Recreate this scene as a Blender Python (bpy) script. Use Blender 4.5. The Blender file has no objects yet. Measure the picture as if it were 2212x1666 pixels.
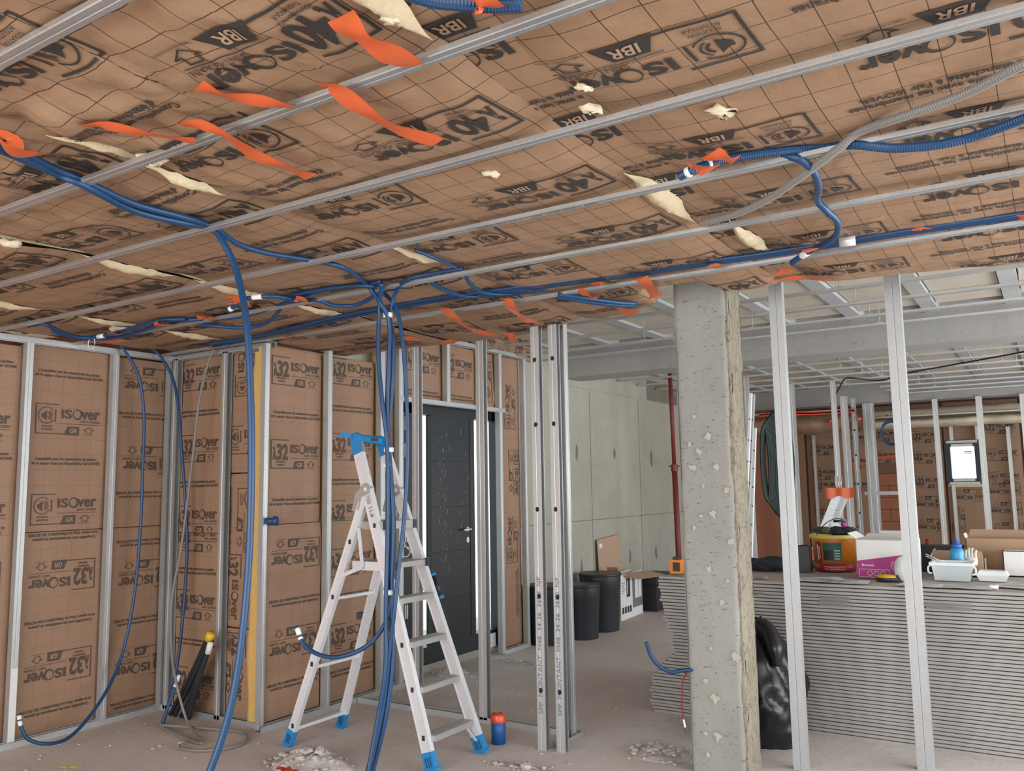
import bpy, bmesh, math, random
import numpy as np
from mathutils import Vector, Matrix
sc = bpy.context.scene
COL = sc.collection
PI = math.pi
rnd = random.Random(7)
# ------------------------------------------------------------------ camera
FPX, YAW, PIT, ROL = 1827.24, .56661, .118094, -.016271
CAM = np.array([0, 0, 1.5])
_fw = np.array([-math.sin(YAW)*math.cos(PIT), math.cos(YAW)*math.cos(PIT), math.sin(PIT)])
_r = np.array([math.cos(YAW), math.sin(YAW), 0]); _u = np.cross(_r, _fw)
_R = _r*math.cos(ROL)+_u*math.sin(ROL); _U = -_r*math.sin(ROL)+_u*math.cos(ROL)
cd = bpy.data.cameras.new('camera'); co = bpy.data.objects.new('camera', cd); COL.objects.link(co)
cd.sensor_fit = 'HORIZONTAL'; cd.sensor_width = 36; cd.lens = FPX/2212*36; cd.clip_start = .05; cd.clip_end = 200
M = Matrix.Identity(4)
for i in range(3):
    M[i][0] = _R[i]; M[i][1] = _U[i]; M[i][2] = -_fw[i]; M[i][3] = CAM[i]
co.matrix_world = M
sc.camera = co
# ------------------------------------------------------------------ world, light, exposure
sc.view_settings.view_transform = 'Standard'; sc.view_settings.look = 'None'
sc.view_settings.gamma = 1; sc.view_settings.use_curve_mapping = False
sc.view_settings.exposure = EXPOSURE = 0.75
w = bpy.data.worlds.new('sky'); sc.world = w; w.use_nodes = True
bg = w.node_tree.nodes['Background']; bg.inputs[0].default_value = (.93, .97, 1.0, 1); bg.inputs[1].default_value = 1.5
def arealight(name, loc, rot, sx, sy, power, col=(1, 1, 1)):
    l = bpy.data.lights.new(name, 'AREA'); l.shape = 'RECTANGLE'; l.size = sx; l.size_y = sy; l.energy = power; l.color = col
    o = bpy.data.objects.new(name, l); COL.objects.link(o); o.location = loc; o.rotation_euler = rot
    return o
# daylight entering through the wide openings behind and to the right of the viewer
arealight('daylight_rear_bay', (-1.2, -3.35, 1.35), (-PI/2, 0, PI), 7.5, 2.2, 185, (1, .985, .96))
arealight('daylight_right_bay', (3.35, 5.2, 1.3), (0, PI/2, 0), 2.2, 8.4, 215, (.97, .985, 1))
arealight('daylight_far_bay', (3.35, 12.2, 1.4), (0, PI/2, 0), 2.0, 3.0, 45, (.97, .985, 1))
# ------------------------------------------------------------------ helpers
def ray(x, y): return _fw+_R*(x-1106)/FPX-_U*(y-833)/FPX
def at(x, y, Y=None, Z=None, X=None):
    d = ray(x, y)
    k = Y/d[1] if Y is not None else ((Z-1.5)/d[2] if Z is not None else X/d[0])
    return CAM+d*k
def _h(ix, iy, s): 
    v = np.sin(ix*127.1+iy*311.7+s*74.7)*43758.5453
    return v-np.floor(v)
def vn(x, y, s=0):
    x = np.asarray(x, float); y = np.asarray(y, float)
    ix = np.floor(x); iy = np.floor(y); fx = x-ix; fy = y-iy
    fx = fx*fx*fx*(fx*(fx*6-15)+10); fy = fy*fy*fy*(fy*(fy*6-15)+10)
    a = _h(ix, iy, s); b = _h(ix+1, iy, s); c = _h(ix, iy+1, s); d = _h(ix+1, iy+1, s)
    return (a*(1-fx)+b*fx)*(1-fy)+(c*(1-fx)+d*fx)*fy
def fbm(x, y, s=0, o=3):
    t = 0; a = .5
    for i in range(o): t = t+a*(vn(x*2**i, y*2**i, s+i*13)-.5)*2; a *= .5
    return t
WO = {}
def props(o, label=None, cat=None, group=None, kind=None):
    if label: o['label'] = label
    if cat: o['category'] = cat
    if group: o['group'] = group
    if kind: o['kind'] = kind
    return o
def thing(name, label, cat, base, group=None, kind=None):
    o = bpy.data.objects.new(name, None); COL.objects.link(o); o.location = base; o.empty_display_size = .1
    WO[o.name] = np.array(base, float)
    return props(o, label, cat, group, kind)
class MB:
    def __init__(s): s.v = []; s.f = []; s.mi = []; s.uv = None; s.n = 0
    def add(s, V, F, mi=0):
        V = np.asarray(V, float).reshape(-1, 3); b = s.n; s.v.append(V); s.n += len(V)
        for f in F: s.f.append(tuple(int(i)+b for i in f)); s.mi.append(mi)
        return s
    def box(s, c, d, rz=0, mi=0, rot=None):
        c = np.array(c, float); d = np.array(d, float)/2
        V = np.array([[x, y, z] for z in (-1, 1) for y in (-1, 1) for x in (-1, 1)], float)*d
        if rot is not None: V = V@np.array(rot.to_3x3()).T
        elif rz: cs, sn = math.cos(rz), math.sin(rz); V = np.c_[V[:, 0]*cs-V[:, 1]*sn, V[:, 0]*sn+V[:, 1]*cs, V[:, 2]]
        return s.add(V+c, [(0, 2, 3, 1), (4, 5, 7, 6), (0, 1, 5, 4), (2, 6, 7, 3), (0, 4, 6, 2), (1, 3, 7, 5)], mi)
    def bar(s, a, b, wx, wy, up=(0, 0, 1), mi=0):
        a = np.array(a, float); b = np.array(b, float); d = b-a; L = np.linalg.norm(d); d /= L
        u = np.array(up, float); x = np.cross(d, u); x /= np.linalg.norm(x); y = np.cross(x, d)
        V = [p+x*i*wx/2+y*j*wy/2 for p in (a, b) for j in (-1, 1) for i in (-1, 1)]
        return s.add(V, [(0, 2, 3, 1), (4, 5, 7, 6), (0, 1, 5, 4), (2, 6, 7, 3), (0, 4, 6, 2), (1, 3, 7, 5)], mi)
    def tube(s, pts, r, n=8, cap=True, mi=0, sub=1, closed=False):
        P = spline(pts, sub) if sub > 1 else np.array(pts, float)
        m = len(P); rr = np.interp(np.linspace(0, 1, m), np.linspace(0, 1, len(r)), r) if hasattr(r, '__len__') else np.full(m, r)
        T = np.gradient(P, axis=0); T /= np.linalg.norm(T, axis=1)[:, None]+1e-9
        ref = np.array([0, 0, 1.]) if abs(T[0][2]) < .9 else np.array([1., 0, 0])
        x = np.cross(T[0], ref); x /= np.linalg.norm(x); V = []
        ang = np.arange(n)*2*PI/n
        for i in range(m):
            x = x-T[i]*(x@T[i]); x /= np.linalg.norm(x)+1e-9; y = np.cross(T[i], x)
            V.append(P[i]+rr[i]*(np.cos(ang)[:, None]*x+np.sin(ang)[:, None]*y))
        V = np.concatenate(V); F = []
        for i in range(m-1):
            for j in range(n): k = (j+1) % n; F.append((i*n+j, i*n+k, (i+1)*n+k, (i+1)*n+j))
        if cap: F.append(tuple(range(n))[::-1]); F.append(tuple((m-1)*n+j for j in range(n)))
        return s.add(V, F, mi)
    def lathe(s, prof, c=(0, 0, 0), n=24, mi=0, sx=1, sy=1, rz=0):
        V = []; F = []; m = len(prof)
        for r, z in prof:
            for j in range(n):
                a = 2*PI*j/n; x = r*math.cos(a)*sx; y = r*math.sin(a)*sy
                V.append((c[0]+x*math.cos(rz)-y*math.sin(rz), c[1]+x*math.sin(rz)+y*math.cos(rz), c[2]+z))
        for i in range(m-1):
            for j in range(n): k = (j+1) % n; F.append((i*n+j, i*n+k, (i+1)*n+k, (i+1)*n+j))
        if prof[0][0] > 1e-6: F.append(tuple(range(n))[::-1])
        if prof[-1][0] > 1e-6: F.append(tuple((m-1)*n+j for j in range(n)))
        return s.add(V, F, mi)
    def prism(s, poly, o, ux, uy, h, mi=0):
        o = np.array(o, float); ux = np.array(ux, float); uy = np.array(uy, float); hh = np.array(h, float); n = len(poly)
        A = [o+ux*p[0]+uy*p[1] for p in poly]; V = A+[a+hh for a in A]
        F = [tuple(range(n))[::-1], tuple(range(n, 2*n))]+[(i, (i+1) % n, n+(i+1) % n, n+i) for i in range(n)]
        return s.add(V, F, mi)
    def grid(s, G, mi=0, flip=False):
        h, w = G.shape[:2]; F = []
        for i in range(h-1):
            for j in range(w-1):
                q = (i*w+j, i*w+j+1, (i+1)*w+j+1, (i+1)*w+j); F.append(q[::-1] if flip else q)
        return s.add(G.reshape(-1, 3), F, mi)
    def mesh(s, name, org):
        V = np.concatenate(s.v)-org; me = bpy.data.meshes.new(name); me.from_pydata(V.tolist(), [], s.f); me.polygons.foreach_set('material_index', s.mi)
        return me
    def build(s, name, mat, parent=None, label=None, cat=None, group=None, kind=None, smooth=False, base=None):
        V = np.concatenate(s.v)
        if parent is not None: org = WO[parent.name]
        elif base is not None: org = np.array(base, float)
        else: lo, hi = V.min(0), V.max(0); org = np.array([(lo[0]+hi[0])/2, (lo[1]+hi[1])/2, lo[2]])
        me = s.mesh(name, org)
        for m in (mat if isinstance(mat, (list, tuple)) else [mat]): me.materials.append(m)
        if s.uv is not None:
            l = me.uv_layers.new(name='UVMap'); uv = np.asarray(s.uv)
            idx = np.empty(len(me.loops), np.int32); me.loops.foreach_get('vertex_index', idx)
            l.data.foreach_set('uv', uv[idx].astype(np.float32).ravel())
        if smooth: me.polygons.foreach_set('use_smooth', [True]*len(me.polygons))
        me.update()
        o = bpy.data.objects.new(name, me); COL.objects.link(o)
        if parent is not None: o.parent = parent; WO[o.name] = org
        else: o.location = org; WO[o.name] = org
        return props(o, label, cat, group, kind)
def spline(pts, sub):
    P = np.array(pts, float); n = len(P)
    if n < 3: return np.array([P[0]+(P[1]-P[0])*t for t in np.linspace(0, 1, sub+1)])
    Q = np.vstack([2*P[0]-P[1], P, 2*P[-1]-P[-2]]); out = []
    for i in range(n-1):
        a, b, c, d = Q[i:i+4]
        for t in np.arange(sub)/sub:
            out.append(.5*((2*b)+(-a+c)*t+(2*a-5*b+4*c-d)*t*t+(-a+3*b-3*c+d)*t**3))
    out.append(P[-1]); return np.array(out)
# ------------------------------------------------------------------ materials
MAT = {}
def nt(name):
    m = bpy.data.materials.new(name); m.use_nodes = True; t = m.node_tree; MAT[name] = m
    return m, t, t.nodes['Principled BSDF']
def N(t, typ, **k):
    n = t.nodes.new(typ)
    for a, b in k.items(): setattr(n, a, b)
    return n
def mathn(t, op, a, b=None, c=None):
    n = N(t, 'ShaderNodeMath', operation=op)
    for i, v in enumerate((a, b, c)):
        if v is None: continue
        if isinstance(v, (int, float)): n.inputs[i].default_value = v
        else: t.links.new(v, n.inputs[i])
    return n.outputs[0]
def mixc(t, f, a, b, mode='MIX'):
    n = N(t, 'ShaderNodeMix', data_type='RGBA', blend_type=mode)
    for i, v in ((0, f), (6, a), (7, b)):
        if isinstance(v, (int, float)): n.inputs[i].default_value = v
        elif isinstance(v, tuple): n.inputs[i].default_value = (*v[:3], 1)
        else: t.links.new(v, n.inputs[i])
    return n.outputs[2]
def noise(t, scale, detail=4, rough=.6, co=None, dist=0, dim='3D'):
    n = N(t, 'ShaderNodeTexNoise', noise_dimensions=dim); n.inputs['Scale'].default_value = scale; n.inputs['Detail'].default_value = detail
    n.inputs['Roughness'].default_value = rough; n.inputs['Distortion'].default_value = dist
    if co is not None: t.links.new(co, n.inputs['Vector'])
    return n.outputs[0]
def ramp(t, f, stops):
    n = N(t, 'ShaderNodeValToRGB'); e = n.color_ramp.elements
    while len(e) < len(stops): e.new(.5)
    for i, (p, c) in enumerate(stops): e[i].position = p; e[i].color = (*c[:3], 1) if isinstance(c, tuple) else (c, c, c, 1)
    t.links.new(f, n.inputs[0]); return n.outputs[0]
def bump(t, b, h, strength, dist=.01, prev=None):
    n = N(t, 'ShaderNodeBump'); n.inputs['Strength'].default_value = strength; n.inputs['Distance'].default_value = dist
    t.links.new(h, n.inputs['Height'])
    if prev is not None: t.links.new(prev, n.inputs['Normal'])
    t.links.new(n.outputs[0], b.inputs['Normal']); return n.outputs[0]
def coord(t, kind='Object'): return N(t, 'ShaderNodeTexCoord').outputs[kind]
def wpos(t): return N(t, 'ShaderNodeNewGeometry').outputs['Position']
def simple(name, col, rough=.6, metal=0, var=0, scale=8, bmp=0, bs=60, spec=.5, trans=0, coat=0):
    m, t, b = nt(name); b.inputs['Roughness'].default_value = rough; b.inputs['Metallic'].default_value = metal
    b.inputs['Specular IOR Level'].default_value = spec; b.inputs['Transmission Weight'].default_value = trans; b.inputs['Coat Weight'].default_value = coat
    b.inputs['Base Color'].default_value = (*col, 1); p = wpos(t)
    if var:
        n = noise(t, scale, 4, .6, p); c = mixc(t, n, tuple(max(0, x*(1-var)) for x in col), tuple(min(1, x*(1+var)) for x in col))
        t.links.new(c, b.inputs['Base Color'])
    if bmp: bump(t, b, noise(t, bs, 3, .6, p), bmp, .004)
    return m
def kraft(name, col, dark, wrinkle, gridf=.6):
    m, t, b = nt(name); uv = coord(t, 'UV'); b.inputs['Roughness'].default_value = .58; b.inputs['Specular IOR Level'].default_value = .35
    s = N(t, 'ShaderNodeSeparateXYZ'); t.links.new(uv, s.inputs[0])
    ls = []
    for ax in (0, 1):
        f = mathn(t, 'FRACT', mathn(t, 'DIVIDE', s.outputs[ax], .1)); d = mathn(t, 'ABSOLUTE', mathn(t, 'SUBTRACT', f, .5))
        ls.append(mathn(t, 'LESS_THAN', d, .013 if ax else .012))
    line = mathn(t, 'MULTIPLY', mathn(t, 'MAXIMUM', ls[0], ls[1]), mathn(t, 'MULTIPLY', mathn(t, 'ADD', noise(t, 5, 2, .5, uv), .25), gridf))
    n1 = noise(t, 2.2, 5, .6, uv); n2 = noise(t, 160, 2, .5, uv)
    c = mixc(t, n1, tuple(x*.86 for x in col), tuple(x*1.16 for x in col)); c = mixc(t, mathn(t, 'MULTIPLY', n2, .16), c, dark)
    c = mixc(t, line, c, dark); t.links.new(c, b.inputs['Base Color'])
    v = N(t, 'ShaderNodeTexNoise'); v.noise_type = 'RIDGED_MULTIFRACTAL'; v.inputs['Scale'].default_value = 5.5; v.inputs['Detail'].default_value = 3; v.inputs['Distortion'].default_value = .6
    t.links.new(uv, v.inputs['Vector'])
    p = bump(t, b, v.outputs[0], wrinkle, .012)
    bump(t, b, noise(t, 26, 3, .55, uv), wrinkle*.5, .006, p)
    return m
kraft('kraft_ceiling', (.365, .229, .140), (.045, .030, .022), .95, 1.35)
kraft('kraft_wall', (.335, .206, .133), (.105, .064, .043), .28, .60)
kraft('kraft_dark', (.30, .19, .125), (.13, .075, .05), .16, .45)
simple('print_dark', (.035, .030, .028), .6)
simple('print_brown', (.080, .055, .042), .6)
simple('print_grey', (.16, .17, .18), .6)
simple('paper_tan', (.40, .265, .175), .6)
simple('wool', (.66, .565, .38), .95, var=.18, scale=30, bmp=.9, bs=90)
simple('wool_yellow', (.62, .40, .13), .95, var=.2, scale=30, bmp=.9, bs=90)
simple('plaster', (.46, .44, .375), .9)
simple('wool_pale', (.66, .58, .43), .95, var=.2, scale=20, bmp=.9, bs=60)
def steel(name, col, rough, metal=.75):
    m, t, b = nt(name); p = wpos(t); b.inputs['Metallic'].default_value = metal
    v = N(t, 'ShaderNodeTexVoronoi'); v.inputs['Scale'].default_value = 120; t.links.new(p, v.inputs['Vector'])
    n = noise(t, 3, 3, .6, p); f = mathn(t, 'ADD', mathn(t, 'MULTIPLY', v.outputs['Color'], .35), mathn(t, 'MULTIPLY', n, .65))
    t.links.new(mixc(t, f, tuple(x*.8 for x in col), tuple(min(1, x*1.15) for x in col)), b.inputs['Base Color'])
    t.links.new(mathn(t, 'ADD', mathn(t, 'MULTIPLY', n, .15), rough-.07), b.inputs['Roughness'])
    return m
steel('steel', (.52, .54, .55), .45, .65); steel('steel_channel', (.56, .585, .60), .36, .8); steel('steel_far', (.56, .57, .565), .45)
steel('aluminium', (.76, .79, .83), .42, .35); steel('steel_post', (.40, .41, .42), .5, .5)
simple('alu_grey', (.42, .42, .41), .5, .5, var=.1)
simple('hole', (.012, .012, .014), .8)
simple('blue_conduit', (.008, .050, .140), .42, var=.12, scale=20, bmp=.0)
simple('blue_dark', (.010, .055, .17), .45)
simple('blue_plastic', (.015, .22, .50), .45, var=.15, scale=40)
simple('blue_pipe', (.01, .09, .30), .5, var=.3, scale=25)
simple('grey_cable', (.20, .195, .185), .55); simple('black_plastic', (.012, .013, .015), .5); simple('charcoal', (.02, .024, .03), .42, var=.2)
simple('white_tape', (.72, .73, .74), .5); simple('orange_tape', (.62, .115, .032), .38, var=.08, spec=.6); simple('red_tape', (.70, .085, .045), .35, var=.1)
simple('yellow_tape', (.62, .42, .02), .45)
simple('green_cable', (.004, .020, .018), .6); simple('red_paint', (.16, .022, .018), .55, var=.25, scale=12)
simple('white_card', (.70, .70, .69), .7, var=.05); simple('card', (.36, .235, .15), .8, var=.1, scale=5); simple('card_light', (.42, .29, .20), .8, var=.08)
simple('magenta', (.36, .035, .20), .6, var=.05); simple('yellow_plastic', (.60, .38, .015), .5); simple('lime', (.30, .55, .06), .6)
simple('bucket_orange', (.50, .16, .012), .35, var=.06); simple('bucket_red', (.28, .012, .018), .4); simple('bucket_green', (.012, .09, .055), .5); simple('lid_yellow', (.62, .47, .13), .5)
simple('bottle_blue', (.02, .24, .46), .35); simple('cap_blue', (.03, .09, .40), .4); simple('glove', (.62, .58, .50), .9, bmp=.5, bs=120)
simple('paper', (.70, .71, .74), .8, var=.03); simple('dark_cloth', (.022, .024, .03), .95, bmp=.5, bs=80); simple('khaki', (.06, .075, .04), .9)
simple('clear_plastic', (.62, .70, .72), .3, trans=.25); simple('white_plastic', (.72, .76, .77), .4)
simple('orange_tool', (.75, .22, .02), .45); simple('board_edge', (.33, .32, .31), .9, var=.10, scale=14); simple('board_face', (.40, .355, .32), .9, var=.10, scale=3)
simple('stone', (.47, .44, .415), .95, var=.25, scale=14, bmp=.6, bs=50); simple('brick_red', (.36, .145, .082), .9, var=.14, scale=9, bmp=.4, bs=70); simple('mortar', (.20, .11, .08), .95)
simple('door_dark', (.022, .028, .034), .30, var=.2, scale=5); simple('door_frame', (.016, .022, .027), .4); simple('scratch', (.35, .37, .38), .6)
simple('wood', (.22, .085, .045), .7, var=.2, scale=6); simple('osb', (.42, .25, .12), .85, var=.3, scale=25)
simple('bag', (.010, .011, .013), .33, bmp=.25, bs=14); simple('chalk_yellow', (.62, .62, .08), .9)
def glow(name, col, st):
    m, t, b = nt(name); b.inputs['Base Color'].default_value = (*col, 1); b.inputs['Emission Color'].default_value = (*col, 1); b.inputs['Emission Strength'].default_value = st; return m
def glass(name):
    m, t, b = nt(name); t.nodes.remove(b); o = t.nodes['Material Output']; tr = N(t, 'ShaderNodeBsdfTransparent'); tr.inputs[0].default_value = (.93, .97, .97, 1)
    gl = N(t, 'ShaderNodeBsdfGlossy'); gl.inputs['Roughness'].default_value = .05; mx = N(t, 'ShaderNodeMixShader'); mx.inputs[0].default_value = .06
    t.links.new(tr.outputs[0], mx.inputs[1]); t.links.new(gl.outputs[0], mx.inputs[2]); t.links.new(mx.outputs[0], o.inputs[0]); return m
glass('glass')
def concrete(name, a, b_, pit=.5, scale=1.0, streak=0, spots=None, bscale=40, flat=1.0, crack=None):
    m, t, b = nt(name); p = wpos(t); b.inputs['Roughness'].default_value = .92; b.inputs['Specular IOR Level'].default_value = .25
    n = noise(t, 1.3*scale, 6, .62, p, .4); c = mixc(t, ramp(t, n, [(.3, 0.), (.7, 1.)]), a, b_)
    fm = N(t, 'ShaderNodeMapping'); fm.inputs['Scale'].default_value = (1, 1, flat); t.links.new(p, fm.inputs[0])
    n2 = noise(t, 38*scale, 3, .6, fm.outputs[0]); c = mixc(t, ramp(t, n2, [(.64, 0.), (.74, pit)]), c, tuple(x*.25 for x in a))
    if streak:
        mp = N(t, 'ShaderNodeMapping'); mp.inputs['Scale'].default_value = (3, 3, .3); t.links.new(p, mp.inputs[0])
        n3 = noise(t, 3, 4, .6, mp.outputs[0]); c = mixc(t, mathn(t, 'MULTIPLY', n3, streak), c, tuple(x*.5 for x in a))
    if spots:
        n4 = noise(t, 9, 3, .5, p); c = mixc(t, ramp(t, n4, [(.69, 0.), (.705, 1.)]), c, spots)
    if crack:
        cm = N(t, 'ShaderNodeMapping'); cm.inputs['Scale'].default_value = (1.6, 1.6, .45); t.links.new(p, cm.inputs[0])
        for sc2, wd2 in ((9, .016), (17, .022)):
            cn = mathn(t, 'ABSOLUTE', mathn(t, 'SUBTRACT', noise(t, sc2, 4, .6, cm.outputs[0], 1.0), .5)); c = mixc(t, ramp(t, cn, [(0., .85), (wd2, 0.)]), c, crack)
    t.links.new(c, b.inputs['Base Color'])
    h = mathn(t, 'SUBTRACT', noise(t, bscale*.3, 5, .65, p), mathn(t, 'MULTIPLY', ramp(t, n2, [(.6, 0.), (.75, 1.)]), .8))
    bump(t, b, h, .5, .006); return m
concrete('concrete_wall', (.36, .35, .30), (.47, .45, .39), .5, .8, .25)
concrete('concrete_column', (.27, .275, .26), (.355, .36, .335), .9, .85, .0, None, 40, 2.6)
concrete('concrete_column_side', (.25, .225, .175), (.34, .305, .24), .9, 1.4, .3, None, 40, 1., (.09, .075, .05))
concrete('concrete_beam', (.33, .335, .33), (.42, .41, .395), .35, .8, .3)
concrete('concrete_dark', (.20, .17, .14), (.30, .26, .215), .5, 1.6, .6)
concrete('joist', (.36, .385, .395), (.47, .48, .485), .2, 1.5, 0)
concrete('ceiling_block', (.50, .46, .39), (.60, .55, .47), .2, 2.0, 0, None, 200)
def floor_mat():
    m, t, b = nt('floor_concrete'); p = wpos(t); b.inputs['Roughness'].default_value = .93; b.inputs['Specular IOR Level'].default_value = .2
    n = noise(t, .75, 6, .6, p, .5); c = mixc(t, ramp(t, n, [(.32, 0.), (.68, 1.)]), (.55, .495, .47), (.69, .645, .615))
    n3 = noise(t, .42, 3, .5, p); c = mixc(t, ramp(t, n3, [(.52, 0.), (.70, .5)]), c, (.62, .47, .40))
    n2 = noise(t, 7, 6, .7, p, .3); c = mixc(t, ramp(t, n2, [(.55, 0.), (.74, .40)]), c, (.36, .32, .29))
    n4 = noise(t, 95, 3, .6, p); c = mixc(t, ramp(t, n4, [(.62, 0.), (.74, .5)]), c, (.17, .15, .135))
    t.links.new(c, b.inputs['Base Color']); bump(t, b, mathn(t, 'ADD', noise(t, 22, 6, .7, p), mathn(t, 'MULTIPLY', n4, .4)), .45, .012); return m
floor_mat()
m, t, b = nt('ground_outside'); b.inputs['Base Color'].default_value = (.74, .72, .69, 1); b.inputs['Roughness'].default_value = 1
K = MAT
#@@STRUCT
# ================================================================== structure
def struct(name, mb, mat, parent=None, smooth=False): return mb.build(name, mat, parent, kind='structure' if parent is None else None, smooth=smooth)
def boxes(name, mat, bs, parent=None):
    m = MB()
    for (x0, x1, y0, y1, z0, z1) in bs: m.box(((x0+x1)/2, (y0+y1)/2, (z0+z1)/2), (x1-x0, y1-y0, z1-z0))
    return struct(name, m, mat, parent)
boxes('floor', K['floor_concrete'], [(-5.75, 3.7, -3.7, 16.0, -.2, 0)])
boxes('ground_outside', K['ground_outside'], [(-40, 40, -40, 50, -.5, -.21)])
ceil = boxes('ceiling', K['concrete_beam'], [(-5.75, 3.7, -3.7, 16.0, 2.99, 3.25)])
boxes('wall_left', K['brick_red'], [(-5.75, -5.58, -3.7, 4.2, 0, 2.99)])
boxes('wall_recess', K['brick_red'], [(-5.58, -4.42, 3.96, 4.2, 0, 2.99)])
boxes('wall_concrete', K['concrete_wall'], [(-4.54, -4.42, 4.2, 5.28, 0, 2.99), (-4.54, -4.42, 5.28, 6.79, 2.205, 2.99), (-4.54, -4.42, 6.79, 11.4, 0, 2.57), (-4.54, -4.42, 6.79, 11.4, 2.585, 2.99), (-4.54, -4.43, 6.79, 11.4, 2.565, 2.59)])
boxes('wall_far_left', K['brick_red'], [(-4.6, -4.42, 11.4, 15.75, 0, 2.99)])
boxes('wall_far', K['mortar'], [(-4.6, -1.5, 15.66, 15.85, 0, 2.99), (-.98, 3.7, 15.66, 15.85, 0, 2.99), (-1.5, -.98, 15.66, 15.85, 0, 1.42), (-1.5, -.98, 15.66, 15.85, 2.1, 2.99)])
boxes('wall_rear', K['concrete_wall'], [(-5.75, 3.7, -3.7, -3.5, 2.45, 2.99), (-5.75, -5.0, -3.7, -3.5, 0, 2.45), (2.6, 3.7, -3.7, -3.5, 0, 2.45)])
boxes('wall_right', K['concrete_wall'], [(3.5, 3.7, -3.5, .9, 0, 2.99), (3.5, 3.7, .9, 16, 2.45, 2.99), (3.5, 3.7, 9.5, 10.6, 0, 2.45), (3.5, 3.7, 13.8, 16, 0, 2.45), (3.5, 3.7, .9, 16, 0, .15)])
# joints, tie holes and stains cast into the concrete wall
wj = MB()
for y in (8.585, 9.93): wj.box((-4.421, y, 1.28), (.008, .008, 2.56))
wj.box((-4.421, 9.2, 1.105), (.008, 4.3, .008))
struct('formwork_joint', wj, K['concrete_dark'], bpy.data.objects['wall_concrete'])
for (y, z, a) in ((8.25, 1.86, .06), (9.2, 1.86, .05), (10.3, 1.82, .07), (9.55, .62, .05), (8.3, .62, .05), (10.35, .62, .06)):
    m = MB(); q = [(a*.55*math.cos(k*PI/5)*(1+.35*rnd.uniform(-1, 1)), a*1.5*math.sin(k*PI/5)*(1+.3*rnd.uniform(-1, 1))) for k in range(10)]
    m.prism(q, (-4.4225, y, z), (0, 1, 0), (0, 0, 1), (.004, 0, 0)); struct('tie_hole_patch', m, K['concrete_dark'], bpy.data.objects['wall_concrete'])
m = MB(); m.box((-4.42, 10.75, 2.72), (.012, 1.05, .26)); struct('formwork_panel_mark', m, K['concrete_dark'], bpy.data.objects['wall_concrete'])
# beams
boxes('trim_1', K['concrete_beam'], [(-4.42, 3.5, 7.95, 8.35, 2.65, 2.99)])
boxes('trim_2', K['concrete_beam'], [(-4.42, 3.5, 13.6, 13.95, 2.65, 2.99)])
# raw beam-and-block ceiling: joists and blocks, each a piece of its own
JX = [-4.35+.6*i-.03 for i in range(12)]
jm = {}
for (y0, y1) in ((4.0, 7.95), (8.35, 13.6)):
    for x in JX:
        if x < -4.4: continue
        m = MB(); m.box((x, (y0+y1)/2, 2.955), (.115, y1-y0, .07)); m.build('joist', K['joist'], ceil)
bl = MB(); bl.box((0, 0, 0), (.465, .485, .05)); bme = bl.mesh('ceiling_block', np.zeros(3)); bme.materials.append(K['ceiling_block'])
cw = WO[ceil.name]
for (y0, y1) in ((4.2, 7.9), (8.38, 13.55)):
    n = int((y1-y0)/.5)
    for x in JX[:-3]:
        for j in range(n+1):
            y = y0+.25+j*.5
            if y > y1: continue
            o = bpy.data.objects.new('ceiling_block', bme); COL.objects.link(o); o.parent = ceil
            o.location = np.array((x+.3, y, 2.972+rnd.uniform(-.006, .006)))-cw
#@@PRINT
# ================================================================== lettering (flat print as thin meshes)
_TX = {}
def text2d(s, h, bold=0., shear=0., sx=1.):
    """triangle soup (n,3,2), origin at lower left, cap height about h"""
    k = (s, bold, shear)
    if k not in _TX:
        cu = bpy.data.curves.new('t', 'FONT'); cu.body = s; cu.size = 1; cu.offset = bold; cu.shear = shear; cu.resolution_u = 3
        o = bpy.data.objects.new('t', cu); COL.objects.link(o); bpy.context.view_layer.update()
        me = bpy.data.meshes.new_from_object(o.evaluated_get(bpy.context.evaluated_depsgraph_get())); me.calc_loop_triangles()
        V = np.array([v.co[:2] for v in me.vertices]).reshape(-1, 2); T = np.array([t.vertices[:] for t in me.loop_triangles]).reshape(-1, 3)
        S = V[T] if len(T) else np.zeros((0, 3, 2)); S = S-np.array([S[:, :, 0].min() if len(S) else 0, 0])
        bpy.data.objects.remove(o); bpy.data.curves.remove(cu); bpy.data.meshes.remove(me); _TX[k] = S
    return _TX[k]*np.array([h/.70*sx, h/.70])
def width(S): return S[:, :, 0].max() if len(S) else 0
def rect(x0, y0, x1, y1): return np.array([[(x0, y0), (x1, y0), (x1, y1)], [(x0, y0), (x1, y1), (x0, y1)]], float)
def fan(P): P = np.array(P, float); return np.array([[P[0], P[i], P[i+1]] for i in range(1, len(P)-1)])
def arc(cx, cy, r, w, a0, a1, n=20, sy=1):
    o = []
    for i in range(n):
        a, b = [math.radians(a0+(a1-a0)*(i+k)/n) for k in (0, 1)]
        p = [(cx+rr*math.cos(t), cy+rr*sy*math.sin(t)) for t in (a, b) for rr in (r-w/2, r+w/2)]
        o += [[p[0], p[1], p[3]], [p[0], p[3], p[2]]]
    return np.array(o)
def fit(S, x, y, w=None, align=0):
    S = S.copy()
    if w: S[:, :, 0] *= w/max(width(S), 1e-6)
    return S+np.array([x-align*width(S), y])
def polyline(P, w):
    o = []
    for a, b in zip(P[:-1], P[1:]):
        a = np.array(a, float); b = np.array(b, float); d = (b-a)/np.linalg.norm(b-a); n = np.array([-d[1], d[0]])*w/2
        o += [[a-n-d*w/2, b-n+d*w/2, b+n+d*w/2], [a-n-d*w/2, b+n+d*w/2, a+n-d*w/2]]
    return np.array(o)
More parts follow.
